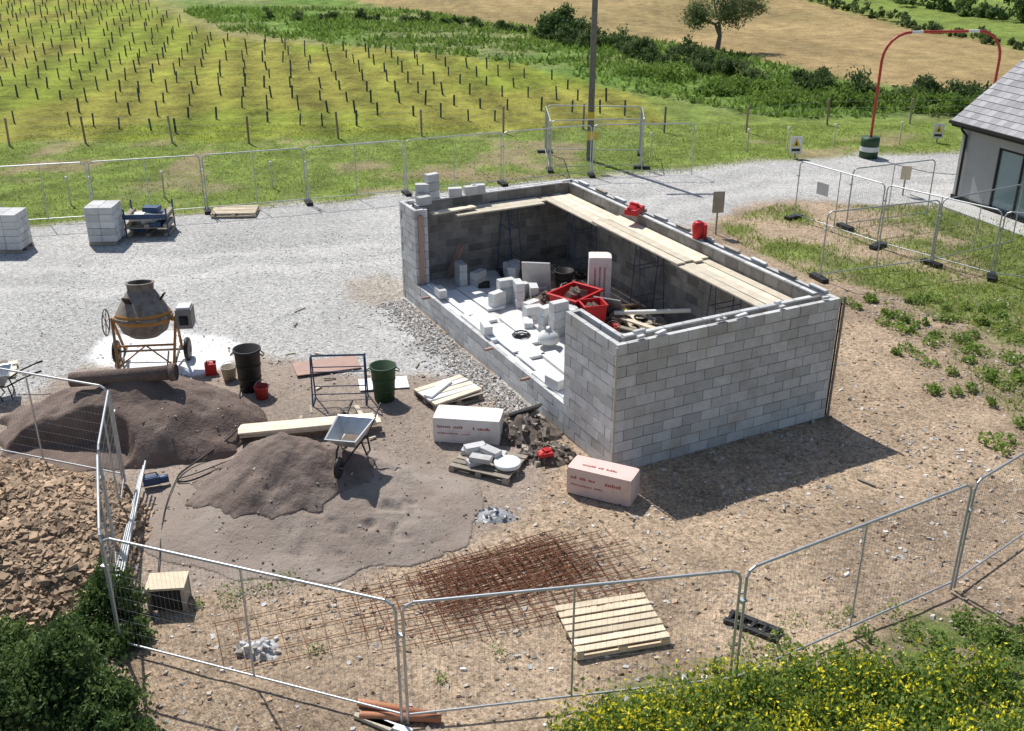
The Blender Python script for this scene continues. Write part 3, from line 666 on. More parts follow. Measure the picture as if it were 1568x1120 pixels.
def pallet(name,loc,rz,mat,sx=1.2,sy=1.0,slats=7):
    mb=MB()
    for k_ in (-1,0,1):
        mb.box(-sx/2,k_*(sy/2-.05)-.05,0,sx/2,k_*(sy/2-.05)+.05,.018,mat)
        for q in (-1,0,1): mb.box(q*(sx/2-.06)-.06,k_*(sy/2-.05)-.048,.02,q*(sx/2-.06)+.06,k_*(sy/2-.05)+.048,.10,mat)
    for q in (-1,0,1): mb.box(q*(sx/2-.06)-.05,-sy/2,.102,q*(sx/2-.06)+.05,sy/2,.12,mat)
    st=sy/slats
    for k_ in range(slats): mb.box(-sx/2+random.uniform(-.01,.01),-sy/2+k_*st+.012,.122,sx/2+random.uniform(-.01,.01),-sy/2+(k_+1)*st-.03,.142,mat,None,.003)
    return mb.obj(name,loc,rz,bevel=.003)
pallet('wooden_pallet',(1.5,12.75,.02),math.radians(14),M_wood2,1.45,1.15,7)
pallet('wooden_pallet',(-9.55,35.0,.03),math.radians(5),M_wood2,1.5,1.0,6)
pallet('wooden_pallet',(-1.4,20.7,0),math.radians(32),M_woodg)
mb=MB()
for k_ in range(5): mb.obox((0,-.36+k_*.19,.03),(1.25,.16,.04),M_ins if k_%2 else M_wood,(0,0,random.uniform(-.1,.1)))
mb.obox((-.2,.1,.08),(.9,.2,.05),M_ins,(0,0,.5)); mb.obj('timber_offcuts',(-1.4,20.7,.145),math.radians(35),bevel=.005)
pallet('wooden_pallet',(-.45,17.65,0),math.radians(-24),M_woodg,1.25,1.0,6)
mb=MB()
for (x_,y_,z_,r) in ((-.4,.1,0,.2),(-.15,-.2,0,.9),(.05,.2,0,.1),(-.35,.12,.1,.8),(.0,.1,.1,-.3),(-.05,-.25,.1,.1)): mb.obox((x_,y_,z_+.05),(.42,.2,.1),M_block,(0,0,r))
mb.lathe([(0,0),(.26,0),(.27,.05),(.25,.08),(0,.08)],M_ins,(.42,-.05,.02),n=20)
mb.obj('concrete_pieces',(-.45,17.65,.145),math.radians(-24),bevel=.008)
mb=MB()
for i in range(30):
    x_=random.uniform(-7,7); y_=random.uniform(15.5,26)
    if not outb(np.array([x_]),np.array([y_]))[0] or (x_<.5 and y_<18.6 and x_>-7 ) or x_<-5 and y_<21: continue
    mb.obox((x_,y_,.03),(random.uniform(.1,.4),random.uniform(.03,.08),.025),random.choice((M_woodg,M_wood,M_woodg)),(0,random.uniform(-.05,.05),random.uniform(0,3)))
mb.obj('scattered_offcuts',bevel=.003)
mb=MB()
for k_ in range(3): mb.obox((0,k_*.24,.04+k_*.02),(1.4,.22,.04),M_wood,(0,0,.1*k_))
mb.obox((.3,.3,.15),(.5,.35,.1),M_mixg,(.1,0,.3)); mb.obj('scaffold_board_stack',(-12.1,21.6,0),.3,bevel=.004)
def bstack(name,loc,rz,nx_,ny_,nz_,wrap=None):
    mb=MB()
    for k_ in range(nz_):
        for i in range(nx_):
            for j in range(ny_): mb.box(i*.44-nx_*.22,j*.22-ny_*.11,.12+k_*.222,i*.44-nx_*.22+.432,j*.22-ny_*.11+.214,.12+k_*.222+.216,M_blockL,None,.004)
    for q in (-1,0,1): mb.box(-nx_*.22,q*ny_*.1-.05,0,nx_*.22,q*ny_*.1+.05,.11,M_woodg)
    return mb.obj(name,loc,rz,bevel=.012)
bstack('concrete_block_stack',(-12.85,31.9,0),.02,2,4,5); bstack('concrete_block_stack',(-15.5,31.1,0),0,2,4,5)
mb=MB()
for k_ in range(3): mb.box(-.7,-.5,k_*.3,.7,.5,k_*.3+.03,M_woodg); [mb.box(q*.6-.08,-.5,k_*.3+.03,q*.6+.08,.5,k_*.3+.13,M_woodg) for q in (-1,0,1)]
for k_ in range(12): mb.obox((random.uniform(-.4,.4),random.uniform(-.28,.28),.25+.1*(k_%7)),(.5,.4,.16),random.choice((M_bluew,M_white,M_bluew,M_blockL)),(random.uniform(-.2,.2),random.uniform(-.2,.2),random.uniform(-.4,.4)))
for s in (-.66,.66): mb.cyl((s,-.48,0),(s,-.48,.95),.03,M_bluew); mb.cyl((s,.48,0),(s,.48,1.0),.03,M_bluew)
mb.box(-.7,-.53,.62,.7,-.505,.78,M_bluew)
mb.obj('blue_pallet_cage',(-11.75,32.8,0),.08,bevel=.01)
def barrow(name,loc,rz):
    mb=MB()
    def ring(x0,x1,w,z): return [(x0,-w,z),(x1,-w*.8,z),(x1,w*.8,z),(x0,w,z)]
    vs=ring(-.25,.2,.2,.36)+ring(-.42,.50,.34,.66)+ring(-.44,.53,.36,.665)+ring(-.41,.48,.33,.655)+ring(-.24,.19,.19,.375)
    fs=[(3,2,1,0)]
    for i in range(4):
        j=(i+1)%4; fs+=[(i,j,4+j,4+i),(4+i,4+j,8+j,8+i),(8+i,8+j,12+j,12+i),(12+i,12+j,16+j,16+i)]
    fs.append((16,17,18,19)); mb.add(vs,fs,M_galv)
    mb.obox((-.02,0,.39),(.35,.3,.03),M_soil)
    for s in (-1,1):
        mb.path([(-.95,s*.28,.62),(-.6,s*.27,.50),(-.3,s*.22,.35),(.3,s*.15,.33),(.68,s*.06,.20)],.018,M_black)
        mb.cyl((-1.05,s*.28,.64),(-.92,s*.28,.61),.024,M_black)
        mb.path([(-.32,s*.22,.34),(-.38,s*.24,.0),(-.18,s*.24,.0),(-.05,s*.2,.34)],.017,M_black)
    mb.cyl((-.38,-.24,.14),(-.38,.24,.14),.012,M_black,n=6)
    mb.lathe([(.05,-.03),(.14,-.04),(.19,-.03),(.20,0),(.19,.03),(.14,.04),(.05,.03)],M_black,(.68,0,.2),n=18,axis=(0,1,0))
    mb.cyl((.68,-.07,.2),(.68,.07,.2),.015,M_galv,n=6)
    return mb.obj(name,loc,rz)
# wheelbarrow pitched so that wheel and legs both touch the sand
bx_,by_,ba=-2.95,16.75,math.radians(-100)
zw=sandz(bx_+.68*math.cos(ba),by_+.68*math.sin(ba)); zl=sandz(bx_-.28*math.cos(ba),by_-.28*math.sin(ba))
pt=math.atan2(zw-zl,.96); wb=barrow('wheelbarrow',(bx_,by_,zl+.28*math.tan(pt)-.01),ba)
wb.rotation_euler=(Matrix.Rotation(ba,3,'Z')@Matrix.Rotation(-pt,3,'Y')).to_euler()
barrow('wheelbarrow',(-11.35,20.6,0),math.radians(200))
zp=max(float(moundA(np.array([q]),np.array([19.15]))[0]) for q in (-8.4,-7.9,-7.4)); mb=MB(); mb.lathe([(.15,-1.05),(.15,1.05),(.12,1.05),(.12,-1.05),(.15,-1.05)],M_sand,n=18,axis=(1,.05,.06)); mb.lathe([(.15,.95),(.18,.95),(.18,1.07),(.15,1.07)],M_sand,n=18,axis=(1,.05,.06)); mb.obj('concrete_pipe',(-7.85,19.1,zp-.05),0)
mb=MB()
def mat_mesh(cx,cy,ang,lx,ly,sp,z,sx=None):
    c,s=math.cos(ang),math.sin(ang)
    def P(u,v,z): return (cx+u*c-v*s,cy+u*s+v*c,z)
    k_=-ly/2
    while k_<=ly/2+.001:
        e=random.uniform(-.25,.25); mb.cyl(P(-lx/2+e,k_,z+random.uniform(0,.01)),P(lx/2+e,k_+random.uniform(-.04,.04),z+random.uniform(0,.01)),.0055,M_rust,n=4,cap=False); k_+=sp
    k_=-lx/2
    while k_<=lx/2+.001:
        e=random.uniform(-.2,.2); mb.cyl(P(k_,-ly/2+e,z+.012),P(k_+random.uniform(-.04,.04),ly/2+e,z+.012),.0055,M_rust,n=4,cap=False); k_+=sp
for i in range(5): mat_mesh(-.2+random.uniform(-.35,.35),14.15+random.uniform(-.2,.2),math.radians(24+random.uniform(-9,9)),2.5,1.3,.15,.03+i*.02)
mat_mesh(.3,13.9,math.radians(21),3.6,1.8,.2,.04); mat_mesh(-.3,13.55,math.radians(16),4.2,1.7,.2,.06)
mat_mesh(-2.6,12.9,math.radians(20),3.6,1.2,.3,.04)
mb.obj('rebar_mesh_stack')
mb=MB()
for k_ in (-.22,.22): mb.obox((0,k_*.5,.05),(.85,.09,.10),M_black)
for k_ in range(5): mb.obox((-.36+k_*.18,0,.06),(.06,.22,.11),M_black)
mb.obj('fence_foot_block',(3.65,12.75,0),math.radians(-35),bevel=.015)
mb=MB()
for (p,q) in (((-.75,.05,.08),(.35,-.22,.08)),((-.7,-.2,.08),(.2,-.25,.08))): mb.lathe([(.055,0),(.055,1.1),(.045,1.1),(.045,0),(.055,0)],M_terra,p,n=16,axis=Vector(q)-Vector(p))
mb.obox((-.5,-.28,.05),(.6,.12,.05),M_wood,(0,0,-.5)); mb.obox((-.3,-.35,.05),(.7,.1,.05),M_ins,(0,0,-.4))
mb.obj('clay_drain_pipe',(-1.35,11.05,0))
mb=MB(); mb.box(-.3,-.22,.42,.3,.22,.46,M_wood2)
for sx_ in (-.26,.26):
    for sy_ in (-.18,.18): mb.box(sx_-.03,sy_-.03,0,sx_+.03,sy_+.03,.42,M_woodg)
mb.box(-.28,.19,.05,.28,.205,.4,M_woodg); mb.box(-.28,-.205,.05,.28,-.19,.4,M_dark); mb.box(.27,-.2,.08,.285,.2,.4,M_woodg); mb.obj('wooden_crate',(-5.35,13.35,0),.1,bevel=.004)
mb=MB(); mb.obox((0,0,.14),(.3,.16,.16),M_bluew); mb.lathe([(0,0),(.08,0),(.08,.16),(0,.16)],M_bluew,(.15,0,.12),n=12,axis=(1,0,0)); mb.path([(-.13,0,.2),(-.1,0,.29),(.1,0,.29),(.13,0,.2)],.014,M_black); mb.obj('water_pump',(-6.75,16.9,0),.4,bevel=.015)
def hose(name,pts,r,mat):
    cu=bpy.data.curves.new(name,'CURVE'); cu.dimensions='3D'; cu.bevel_depth=r; cu.bevel_resolution=2
    sp=cu.splines.new('NURBS'); sp.points.add(len(pts)-1); sp.use_endpoint_u=True; sp.order_u=4
    for p,(x_,y_) in zip(sp.points,pts): p.co=(x_,y_,sandz(x_,y_)+.04,1)
    cu.materials.append(mat); ob=bpy.data.objects.new(name,cu); COL.objects.link(ob)
hose('water_hose',[(-6.1,21.3),(-5.9,20.3),(-5.7,19.6),(-5.5,18.8),(-5.7,18.2),(-6.1,17.8),(-6.4,17.3),(-6.3,16.9),(-5.9,16.8),(-5.4,17.1),(-4.9,17.7),(-4.2,18.0),(-3.6,17.9),(-3.3,18.3)],.018,M_black)
hose('power_cable',[(-6.3,17.1),(-5.9,17.2),(-5.6,17.7),(-5.0,17.9),(-4.5,18.1)],.013,M_black)
hose('power_cable',[(-6.35,17.2),(-6.3,16.3),(-6.1,15.4),(-5.9,14.6),(-5.7,13.8)],.010,M_black)

# ---------------------------------------------------------------- fences
def panel(p0,p1,h=2.0,name='temporary_fence_panel',foot=True,sign=None,lean=0):
    mb=MB(); d=Vector((p1[0]-p0[0],p1[1]-p0[1])); L_=d.length-.06; r=.021
    mb.path([(.03,0,.03),(.03,0,h-.14),(.07,0,h-.05),(.17,0,h),(L_-.14,0,h),(L_-.04,0,h-.05),(L_,0,h-.14),(L_,0,.03)],r,M_galv,8)
    mb.cyl((.03,0,.18),(L_,0,.18),.017,M_galv,n=6); mb.cyl((L_/2,0,.18),(L_/2,0,h),.015,M_galv,n=6)
    n_=int(L_/.075)
    for i in range(1,n_): x_=.03+i*(L_-.03)/n_; mb.cyl((x_,.014,.18),(x_,.014,h-.02),.0015,M_wire,n=3,cap=False,tint=0)
    for i in range(1,9): z=.18+i*(h-.2)/9; mb.cyl((.03,.017,z),(L_,.017,z),.0009,M_wire,n=3,cap=False,tint=0)
    if foot:
        mb.obox((0,0,.06),(.22,.65,.12),M_black)
    mb.obox((0,0,1.5),(.10,.07,.04),M_galv)
    if sign: mb.box(L_*sign[0],-.035,sign[1],L_*sign[0]+sign[2],-.028,sign[1]+sign[3],sign[4]); 
    o=mb.obj(name,(p0[0],p0[1],0),math.atan2(d.y,d.x)); o.rotation_euler[0]=lean; return o
far=[(-20.4,32.6),(-16.9,33.5),(-14.06,34.2),(-10.56,35.2),(-7.25,36.3),(-3.87,37.5),(-.35,38.9),(3.1,40.2),(7.1,40.5)]
for a_,b_ in zip(far[:-1],far[1:]): panel(a_,b_)
cage=[(1.5,41.0),(5.2,41.4),(5.4,43.9),(1.4,44.2),(1.5,41.0)]
for a_,b_ in zip(cage[:-1],cage[1:]): panel(a_,b_,sign=(.4,1.2,.4,.35,M_yel) if a_==cage[0] else None)
for a_,b_ in (((9.57,34.4),(11.45,31.3)),((11.45,31.3),(13.8,28.4)),((8.8,28.3),(12.5,29.6)),((12.5,29.6),(15.7,31.4)),((13.8,28.4),(16.9,27)),((11.0,33.3),(14.2,34.6))): panel(a_,b_,sign=(.25,1.1,.5,.4,M_white) if a_[0]==9.57 else None)
for a_,b_ in (((-10.8,18.25),(-7.3,17.05)),((-7.3,17.05),(-6.66,14.7)),((-6.66,14.7),(-5.75,12.25)),((-5.75,12.25),(-1.42,10.75)),((-1.42,10.75),(3.1,11.47)),((3.1,11.47),(7.05,13.72)),((7.05,13.72),(10.7,16.6)),((-14.2,19.4),(-10.8,18.25))): panel(a_,b_,foot=False)
mb=MB()
for i in range(4): mb.cyl((-6.95+i*.05,16.9,.25+.1*i),(-6.30+i*.06,13.6,.25+.05*i),.02,M_galv,n=6)
mb.obj('steel_tube_bundle')
posts=[(-26,45),(-22,45.6),(-18.8,46),(-15,46.1),(-11.6,46),(-7.8,47),(-4.1,47.5),(-.4,48.3),(3.3,48.9),(7.0,48.2),(10.8,48.3),(15,50),(19,50.2),(23,50.6),(27,51)]
mb=MB()
for i,(x_,y_) in enumerate(posts):
    lx=random.uniform(-.06,.06); mb.cyl((x_,y_,-.2),(x_+lx,y_,1.2),.05,M_woodr if i%3 else M_woodg,n=8)
    if i:
        p=posts[i-1]
        for z in (.45,.8,1.1): mb.cyl((p[0],p[1],z),(x_,y_,z),.004,M_wire,n=3,cap=False)
mb.obj('post_and_wire_fence')
mb=MB()
for (x_,y_) in ((-15.7,36.2),(-12.6,37),(-9,38.5),(10,44.3),(11.8,44.7),(14,45.4),(17,45.8),(5.8,43.5)): mb.cyl((x_,y_,-.1),(x_+.02,y_,.95),.03,M_wood,n=6); mb.box(x_-.04,y_-.04,.9,x_+.04,y_+.04,1.0,M_white)
mb.obj('marker_stakes')
P=[]
ang=math.radians(-14); c,s=math.cos(ang),math.sin(ang)
for i in range(-60,60):
    for j in range(-30,50):
        u=i*1.5+random.uniform(-.2,.2); v=j*3.0+random.uniform(-.25,.25)
        P.append((u*c-v*s,60+u*s+v*c))
P=np.array(P); k=(polysd(P[:,0],P[:,1],P_field)>1.6)&(P[:,0]>-60)&(P[:,1]<115)&(rng.random(len(P))<.92); P=P[k]
n=len(P); hgt=rng.uniform(.5,.75,n)
V,F,T=inst(CUBE_V,CUBE_F,np.stack([P[:,0],P[:,1],gz(P[:,0],P[:,1])+hgt/2],1),np.stack([np.full(n,.07),np.full(n,.07),hgt],1),rotm(rng.normal(0,.05,n),rng.normal(0,.05,n),rng.uniform(0,3,n)),rng.uniform(-1,1,n))
npmesh('sapling_guards',V,F,[M_guard],None,T)

mb=MB(); mb.cyl((0,0,-.5),(.05,0,9.5),.14,M_pole,.10,n=14); mb.box(-.9,-.06,8.9,.9,.06,9.02,M_pole)
for s in (-.8,0,.8): mb.lathe([(0,0),(.05,0),(.06,.06),(.03,.1),(.05,.14),(0,.18)],M_white,(s,0,9.02),n=10)
mb.box(-.12,-.175,1.7,.12,-.165,2.0,M_yel); mb.obj('utility_pole',(3.2,42.9,0))
mb=MB(); Lg=5.1; pts=[(0,0,.3),(0,0,3.9)]
for k_ in range(1,7): a_=k_*math.pi/12; pts.append((1.1*(1-math.cos(a_)),0,3.9+1.1*math.sin(a_)))
seg=[(1.1+i*(Lg-2.2)/6,0,5.0) for i in range(1,7)]
pts2=[]
for k_ in range(1,7): a_=k_*math.pi/12; pts2.append((Lg-1.1+1.1*math.sin(a_),0,3.9+1.1*math.cos(a_)))
mb.path(pts,.055,M_redp,10)
prev=pts[-1]
for i,q in enumerate(seg): mb.path([prev,q],.056,M_white if i in(0,5) else M_redp,10); prev=q
mb.path([prev]+pts2+[(Lg,0,.3)],.055,M_redp,10)
for x_ in (0,Lg):
    mb.lathe([(0,0),(.38,0),(.38,.28)],M_green,(x_,0,0),n=20); mb.lathe([(.385,.28),(.385,.48)],M_white,(x_,0,0),n=20); mb.lathe([(.38,.48),(.38,.66)],M_green,(x_,0,0),n=20); mb.lathe([(.38,.66),(.38,.84),(0,.84)],M_green,(x_,0,0),n=20)
mb.obj('height_restriction_goalpost',(14.9,43.4,0),math.radians(8))
def sign(name,loc,rz,w,h,z,mat,tri=False):
    mb=MB(); mb.cyl((0,0,0),(0,0,z+h),.03,M_woodg,n=6); mb.box(-w/2,-.05,z,w/2,-.032,z+h,mat)
    if tri:
        mb.add([(-w*.38,-.054,z+h*.4),(w*.38,-.054,z+h*.4),(0,-.054,z+h*.92)],[(0,1,2)],M_yel); mb.add([(-w*.12,-.058,z+h*.46),(w*.12,-.058,z+h*.46),(0,-.058,z+h*.74)],[(0,1,2)],M_black)
        mb.box(-w*.35,-.054,z+h*.12,w*.35,-.051,z+h*.28,M_black)
    return mb.obj(name,loc,rz)
sign('warning_sign',(11.8,43.3,0),0,.5,.7,.2,M_white,True); sign('warning_sign',(18.8,46.2,0),-.2,.45,.65,.2,M_white,True)
sign('site_notice_board',(6.6,32.6,0),.1,.38,.7,.75,M_woodg); sign('site_notice_board',(14.3,37.4,0),-.3,.35,.5,.6,M_wood2)

# ---------------------------------------------------------------- house
hs=bpy.data.objects.new('bungalow_house',None); COL.objects.link(hs); hs.location=(15.9,36.9,0); hs.rotation_euler=(0,0,math.radians(20.5))
mb=MB()
mb.box(0,-1.75,0,.3,0,2.95,M_render); mb.box(0,-3.9,2.25,.3,-1.75,2.95,M_render); mb.box(0,-11,0,.3,-3.9,2.95,M_render)
mb.box(.3,-.3,0,7,0,2.95,M_render); mb.box(.3,-11,0,7,-10.7,2.95,M_render); mb.box(6.7,-10.7,0,7,-.3,2.95,M_render)
for yy in (-.001,-10.999):
    mb.add([(0,yy,2.95),(7,yy,2.95),(3.5,yy,5.35)],[(0,1,2)],M_render)
mb.obj('walls',parent=hs)
mb=MB(); mb.box(-.04,-11.05,0,-.002,.04,.2,M_dark); mb.obj('plinth',parent=hs)
mb=MB(); mb.box(.08,-3.88,.05,.14,-1.77,2.24,M_glass); mb.obj('door_glass',parent=hs)
mb=MB()
for y_ in (-3.9,-2.85,-1.81): mb.box(.03,y_,.02,.12,y_+.06,2.24,M_dark)
mb.box(.03,-3.9,2.17,.13,-1.75,2.24,M_dark); mb.box(.03,-3.9,.02,.13,-1.75,.1,M_dark); mb.obj('door_frame',parent=hs)
mb=MB(); sl=math.atan2(2.75,3.85); rows=16; Ls=math.hypot(2.75,3.85)
for side in (0,1):
    for r_ in range(rows):
        s0=r_*Ls/rows; off=(r_%2)*.15; y_=-11.25-off
        while y_<.3:
            y0=max(y_,-11.25); y1=min(y_+.292,.3)
            if y1-y0>.03:
                d0=s0; d1=s0+Ls/rows+.06; z0=.03
                def Q(d_,h_):
                    x_=-.35+d_*math.cos(sl)-h_*math.sin(sl); zz=2.78+d_*math.sin(sl)+h_*math.cos(sl)
                    return ((x_ if side==0 else 7-x_),zz)
                a1=Q(d0,.035);a2=Q(d1,.012);a3=Q(d0,.02);a4=Q(d1,0)
                vs=[(a1[0],y0,a1[1]),(a1[0],y1,a1[1]),(a2[0],y1,a2[1]),(a2[0],y0,a2[1]),(a3[0],y0,a3[1]),(a3[0],y1,a3[1])]
                mb.add(vs,[(0,1,2,3),(0,4,5,1)],M_slate)
            y_+=.30
mb.cyl((3.5,-11.3,5.56),(3.5,.33,5.56),.09,M_slate,n=10); mb.obj('slate_roof',parent=hs)
mb=MB()
mb.add([(-.34,-11.2,2.77),(-.34,.26,2.77),(3.5,.26,5.50),(3.5,-11.2,5.50)],[(0,1,2,3)],M_dark); mb.add([(7.34,-11.2,2.77),(7.34,.26,2.77),(3.5,.26,5.50),(3.5,-11.2,5.50)],[(0,1,2,3)],M_dark)
mb.box(-.33,-11.2,2.62,-.30,.27,2.80,M_dark); mb.box(-.30,-11.2,2.62,-.003,.27,2.64,M_dark); mb.box(-.45,-11.25,2.72,-.335,.3,2.82,M_black)
mb.path([(-.38,-.25,2.72),(-.3,-.25,2.55),(-.07,-.25,2.35),(-.07,-.25,.05)],.045,M_black,8); mb.obj('gutter_and_fascia',parent=hs)
mb=MB(); mb.box(-1.1,-11.5,-.1,-.06,.9,.07,M_path); mb.obj('pavement',(15.9,36.9,0),math.radians(20.5))

# ---------------------------------------------------------------- vegetation
def bushpts(c,r,n):
    nc=max(8,n//90); d=rng.normal(size=(nc,3)); d/=np.linalg.norm(d,axis=1)[:,None]; d[:,2]=np.abs(d[:,2])*rng.uniform(.3,1,nc)
    q=rng.uniform(.55,1.0,nc)[:,None]; cc_=np.array(c)+d*q*np.array(r)
    id_=rng.integers(0,nc,n); s=np.array(r).mean()*rng.uniform(.12,.28,nc)
    p=cc_[id_]+rng.normal(size=(n,3))*s[id_][:,None]*np.array([1,1,.8])*.7
    ctint=rng.uniform(-.9,.7,nc); k=p[:,2]>.0
    return p[k],np.clip(ctint[id_]+rng.uniform(-.4,.4,n),-1,1)[k]
def bush(name,specs,size,mat,extra=None):
    A=[];T=[]
    for c,r,n in specs: p,t_=bushpts(c,r,n); A.append(p);T.append(t_)
    A=np.concatenate(A);T=np.concatenate(T)
    return leaves(name,A,np.full(len(A),size),[mat],None,T)
bush('gorse_bush',[((-6.1,11.2,.2),(.6,.6,1.2),7000),((-6.7,10.6,.3),(.7,.7,1.1),8000),((-7.6,11.6,.2),(.8,.8,.8),6000),((-5.5,10.8,.1),(.5,.5,.8),5000),((-5.1,10.2,.1),(.5,.5,.6),4000),((-7.6,10.3,.3),(.9,.8,1.0),6000)],.085,M_leafd)
bush('gorse_bush',[((-6.1,12.95,.2),(.42,.4,.9),4500),((-6.45,12.3,.1),(.5,.5,.6),4000),((-5.75,12.4,.1),(.35,.35,.5),2500)],.075,M_leafd)
bush('round_bush',[((3.8,82.5,.5),(1.7,1.5,1.9),4000)],.28,M_leafd)
def hedge(name,line,w,h,n,size,mat):
    A=[];T=[]; tot=sum(math.dist(a,b) for a,b in zip(line[:-1],line[1:]))
    for a,b_ in zip(line[:-1],line[1:]):
        L_=math.dist(a,b_); m_=max(1,int(L_/1.3))
        for i in range(m_):
            f=(i+random.random())/m_; hh=h*random.uniform(.35,1.3); c=(a[0]+(b_[0]-a[0])*f+random.uniform(-w,w)*.5,a[1]+(b_[1]-a[1])*f+random.uniform(-w,w)*.5)
            z=float(gz(np.array([c[0]]),np.array([c[1]]))[0])
            p,t_=bushpts((c[0],c[1],.05+hh*.1),(w*random.uniform(.35,.6),w*random.uniform(.35,.6),hh),int(n/tot*L_/m_)); p[:,2]+=z
            A.append(p);T.append(np.clip(t_+random.uniform(-.4,.4),-1,1))
    A=np.concatenate(A);T=np.concatenate(T); return leaves(name,A,np.full(len(A),size),[mat],None,T)
hedge('hedgerow',[(2,85),(5,79),(9.5,71),(13.5,64),(17,59),(20,57),(24,55),(29,54.5)],2.3,1.35,38000,.20,M_leafhedge)
hedge('hedgerow',[(-21,93),(-15,95),(-9,94),(-3,91),(2,86)],1.3,.8,6000,.22,M_leafhedge)
hedge('bramble_thicket',[(9,64),(14,57),(19,54),(26,53)],3.4,.8,22000,.18,M_rough)
hedge('hedgerow',[(20,140),(29.4,111),(35.9,78),(44,60)],1.2,1.2,9000,.3,M_leafhedge)
hedge('distant_trees',[(37,112),(42,98),(48,86),(52,80)],2.2,2.4,8000,.4,M_leafd)
x,y=scat(60000,-30,30,50,105,lambda x,y:(polysd(x,y,P_rough)>0)&(fbm(x,y,3,61,3)>rng.uniform(.3,.6,len(x))))
blades('rough_herbage',x,y,gz(x,y),rng.uniform(.1,.4,len(x)),M_rough,.35,1.2)
x,y=scat(70000,-22,20,33.5,50,lambda x,y:(polysd(x,y,P_grass)>-.3)&(fbm(x,y,2.2,31,5)<rng.uniform(.45,.75,len(x))))
blades('grass',x,y,gz(x,y)-.01,rng.uniform(.03,.10,len(x)),M_grass,.3,1.2)
x,y=scat(50000,7,20,16,36,lambda x,y:((polysd(x,y,P_rg)>-.3)&(fbm(x,y,2.2,31,5)>rng.uniform(.3,.55,len(x))))|((x>10)&(fbm(x,y,2.2,31,5)>rng.uniform(.55,.75,len(x)))))
blades('grass',x,y,gz(x,y)-.01,rng.uniform(.04,.15,len(x)),M_grass,.18,1.1)
def weeds(name,cent,rad,per,size,mat,hz=.15):
    n=len(cent)*per; id_=np.repeat(np.arange(len(cent)),per); a_=rng.uniform(0,6.28,n); q=rng.random(n)**.6*rad[id_]
    z=rng.random(n)*hz*(1-.5*q/rad[id_])+.02
    P=np.stack([cent[id_,0]+np.cos(a_)*q,cent[id_,1]+np.sin(a_)*q,z],1)
    return leaves(name,P,np.full(n,size),[mat],None,np.clip(rng.uniform(-.7,.7,len(cent))[id_]+rng.uniform(-.4,.4,n),-1,1),.7)
c_=[]
for _ in range(230):
    x_=random.uniform(9,15); y_=random.uniform(15,27)
    if x_>9+ (27-y_)*.05 and float(fbm(np.array([x_]),np.array([y_]),2.2,31,5)[0])>.47 : c_.append((x_,y_))
c_=np.array(c_+[(11.2,23.4),(11.9,22.6),(11.5,20.6),(12.2,19.4),(11.9,18.3),(10.9,21.5),(10.9,19.0),(11.3,17.8),(10.4,20.3),(11.6,21.8)]); weeds('dock_weeds',c_,rng.uniform(.1,.34,len(c_)),50,.11,M_leafg,.2)
c_=[]
while len(c_)<300:
    x_=random.uniform(.5,12); y_=random.uniform(8.5,14)
    if polysd(np.array([x_]),np.array([y_]),P_br)[0]>-.25: c_.append((x_,y_))
c_=np.array(c_); weeds('verge_weeds',c_,rng.uniform(.10,.35,len(c_)),80,.07,M_leafg,.28)
c_=np.array([(-4.5,13.6),(-4.2,13.75),(-3.9,13.7),(-3.6,14.0),(-4.9,13.3),(-4.4,13.4),(-1.0,11.6),(-2.9,12.2),(4.3,12.9),(4.9,12.9),(5.2,13.1),(-.2,12.2)]); weeds('small_weeds',c_,rng.uniform(.08,.24,len(c_)),60,.045,M_leafg,.18)
A=[];MI=[];T=[]
for _ in range(260):
    x_=random.uniform(.7,6.9); y_=random.uniform(9.3,11.9)
    if y_>10.3+.32*(x_-1)+.4 or y_>11.75: continue
    h_=random.uniform(.25,.6); n=120; r_=random.uniform(.12,.25)
    p=rng.normal(size=(n,3))*np.array([r_,r_,h_*.25])+np.array([x_,y_,h_*.45]); p[:,2]=np.clip(p[:,2],.01,h_*1.05); A.append(p); MI.append(np.zeros(n)); T.append(rng.uniform(-1,1,n))
    nf=random.choice((0,6,20,45)); p=rng.normal(size=(nf,3))*np.array([r_*1.0,r_*1.0,.07])+np.array([x_,y_,h_+.04]); A.append(p); MI.append(np.ones(nf)); T.append(rng.uniform(-1,1,nf))
A=np.concatenate(A);MI=np.concatenate(MI);T=np.concatenate(T)
leaves('yellow_flowering_mustard',A,np.where(MI>0,.055,.085),[M_leafg,M_flow],MI,T)
mb=MB(); tips=[]
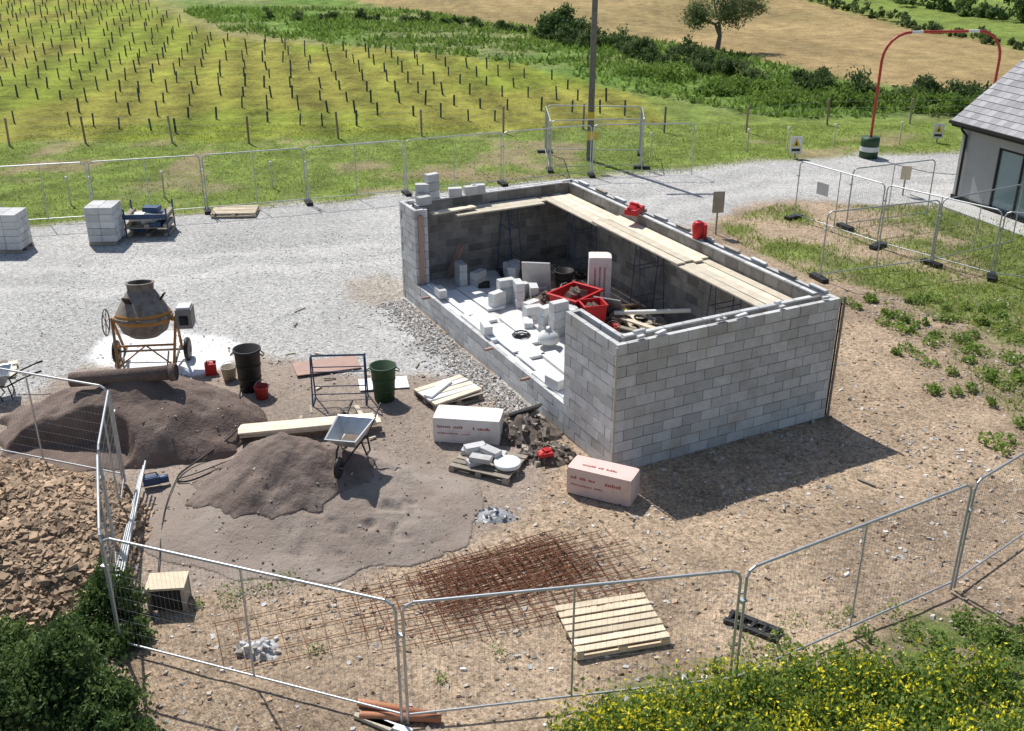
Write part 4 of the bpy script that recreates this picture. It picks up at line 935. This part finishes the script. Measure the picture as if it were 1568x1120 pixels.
random.seed(21)
def limb(p,d,r,l,dep):
    q=p+d*l; mb.cyl(p,q,r,M_bark,r*.68,n=7,cap=False,tint=0)
    if dep==0: tips.append(q); return
    if dep<=2: tips.append(q)
    for k_ in range(random.choice((2,3,3))):
        nd=(d+Vector((random.uniform(-1,1)*1.8,random.uniform(-1,1),random.uniform(-.4,.6)))*.9).normalized(); limb(q,nd,r*.66,l*random.uniform(.76,.96),dep-1)
limb(Vector((0,0,-.1)),Vector((.12,0,1)).normalized(),.22,1.1,5)
tr_=mb.obj('hawthorn_tree',(14.2,75,float(gz(np.array([14.2]),np.array([75]))[0])))
tp=np.array([tuple(t_) for t_ in tips]); id_=rng.integers(0,len(tp),9000); p=tp[id_]+rng.normal(size=(9000,3))*.22
ct=rng.uniform(-1,.8,len(tp)); lo=leaves('foliage',p,np.full(len(p),.15),[M_treeleaf],None,np.clip(ct[id_]+rng.uniform(-.4,.4,9000),-1,1)); lo.parent=tr_

# ---------------------------------------------------------------- light and camera
el=math.radians(54.5); az=math.radians(-32)
sd=Vector((math.sin(az)*math.cos(el),math.cos(az)*math.cos(el),math.sin(el)))
sun=bpy.data.lights.new('sun','SUN'); sun.energy=5.0; sun.angle=math.radians(.5); sun.color=(1,.965,.91)
so=bpy.data.objects.new('sun',sun); COL.objects.link(so); so.rotation_euler=sd.to_track_quat('Z','Y').to_euler(); so.location=(0,0,40)
w=bpy.data.worlds.new('World'); scene.world=w; w.use_nodes=True; t=w.node_tree
sk=t.nodes.new('ShaderNodeTexSky'); sk.sky_type='NISHITA'; sk.sun_disc=False; sk.sun_elevation=el; sk.sun_rotation=az
bg=t.nodes['Background']; t.links.new(sk.outputs[0],bg.inputs[0]); bg.inputs[1].default_value=.10
cam=bpy.data.cameras.new('camera'); co=bpy.data.objects.new('camera',cam); COL.objects.link(co)
cam.lens=36.73; cam.sensor_width=36; cam.clip_end=3000; co.location=(0,0,10.2); co.rotation_euler=(math.radians(90-24.5),0,0)
scene.camera=co
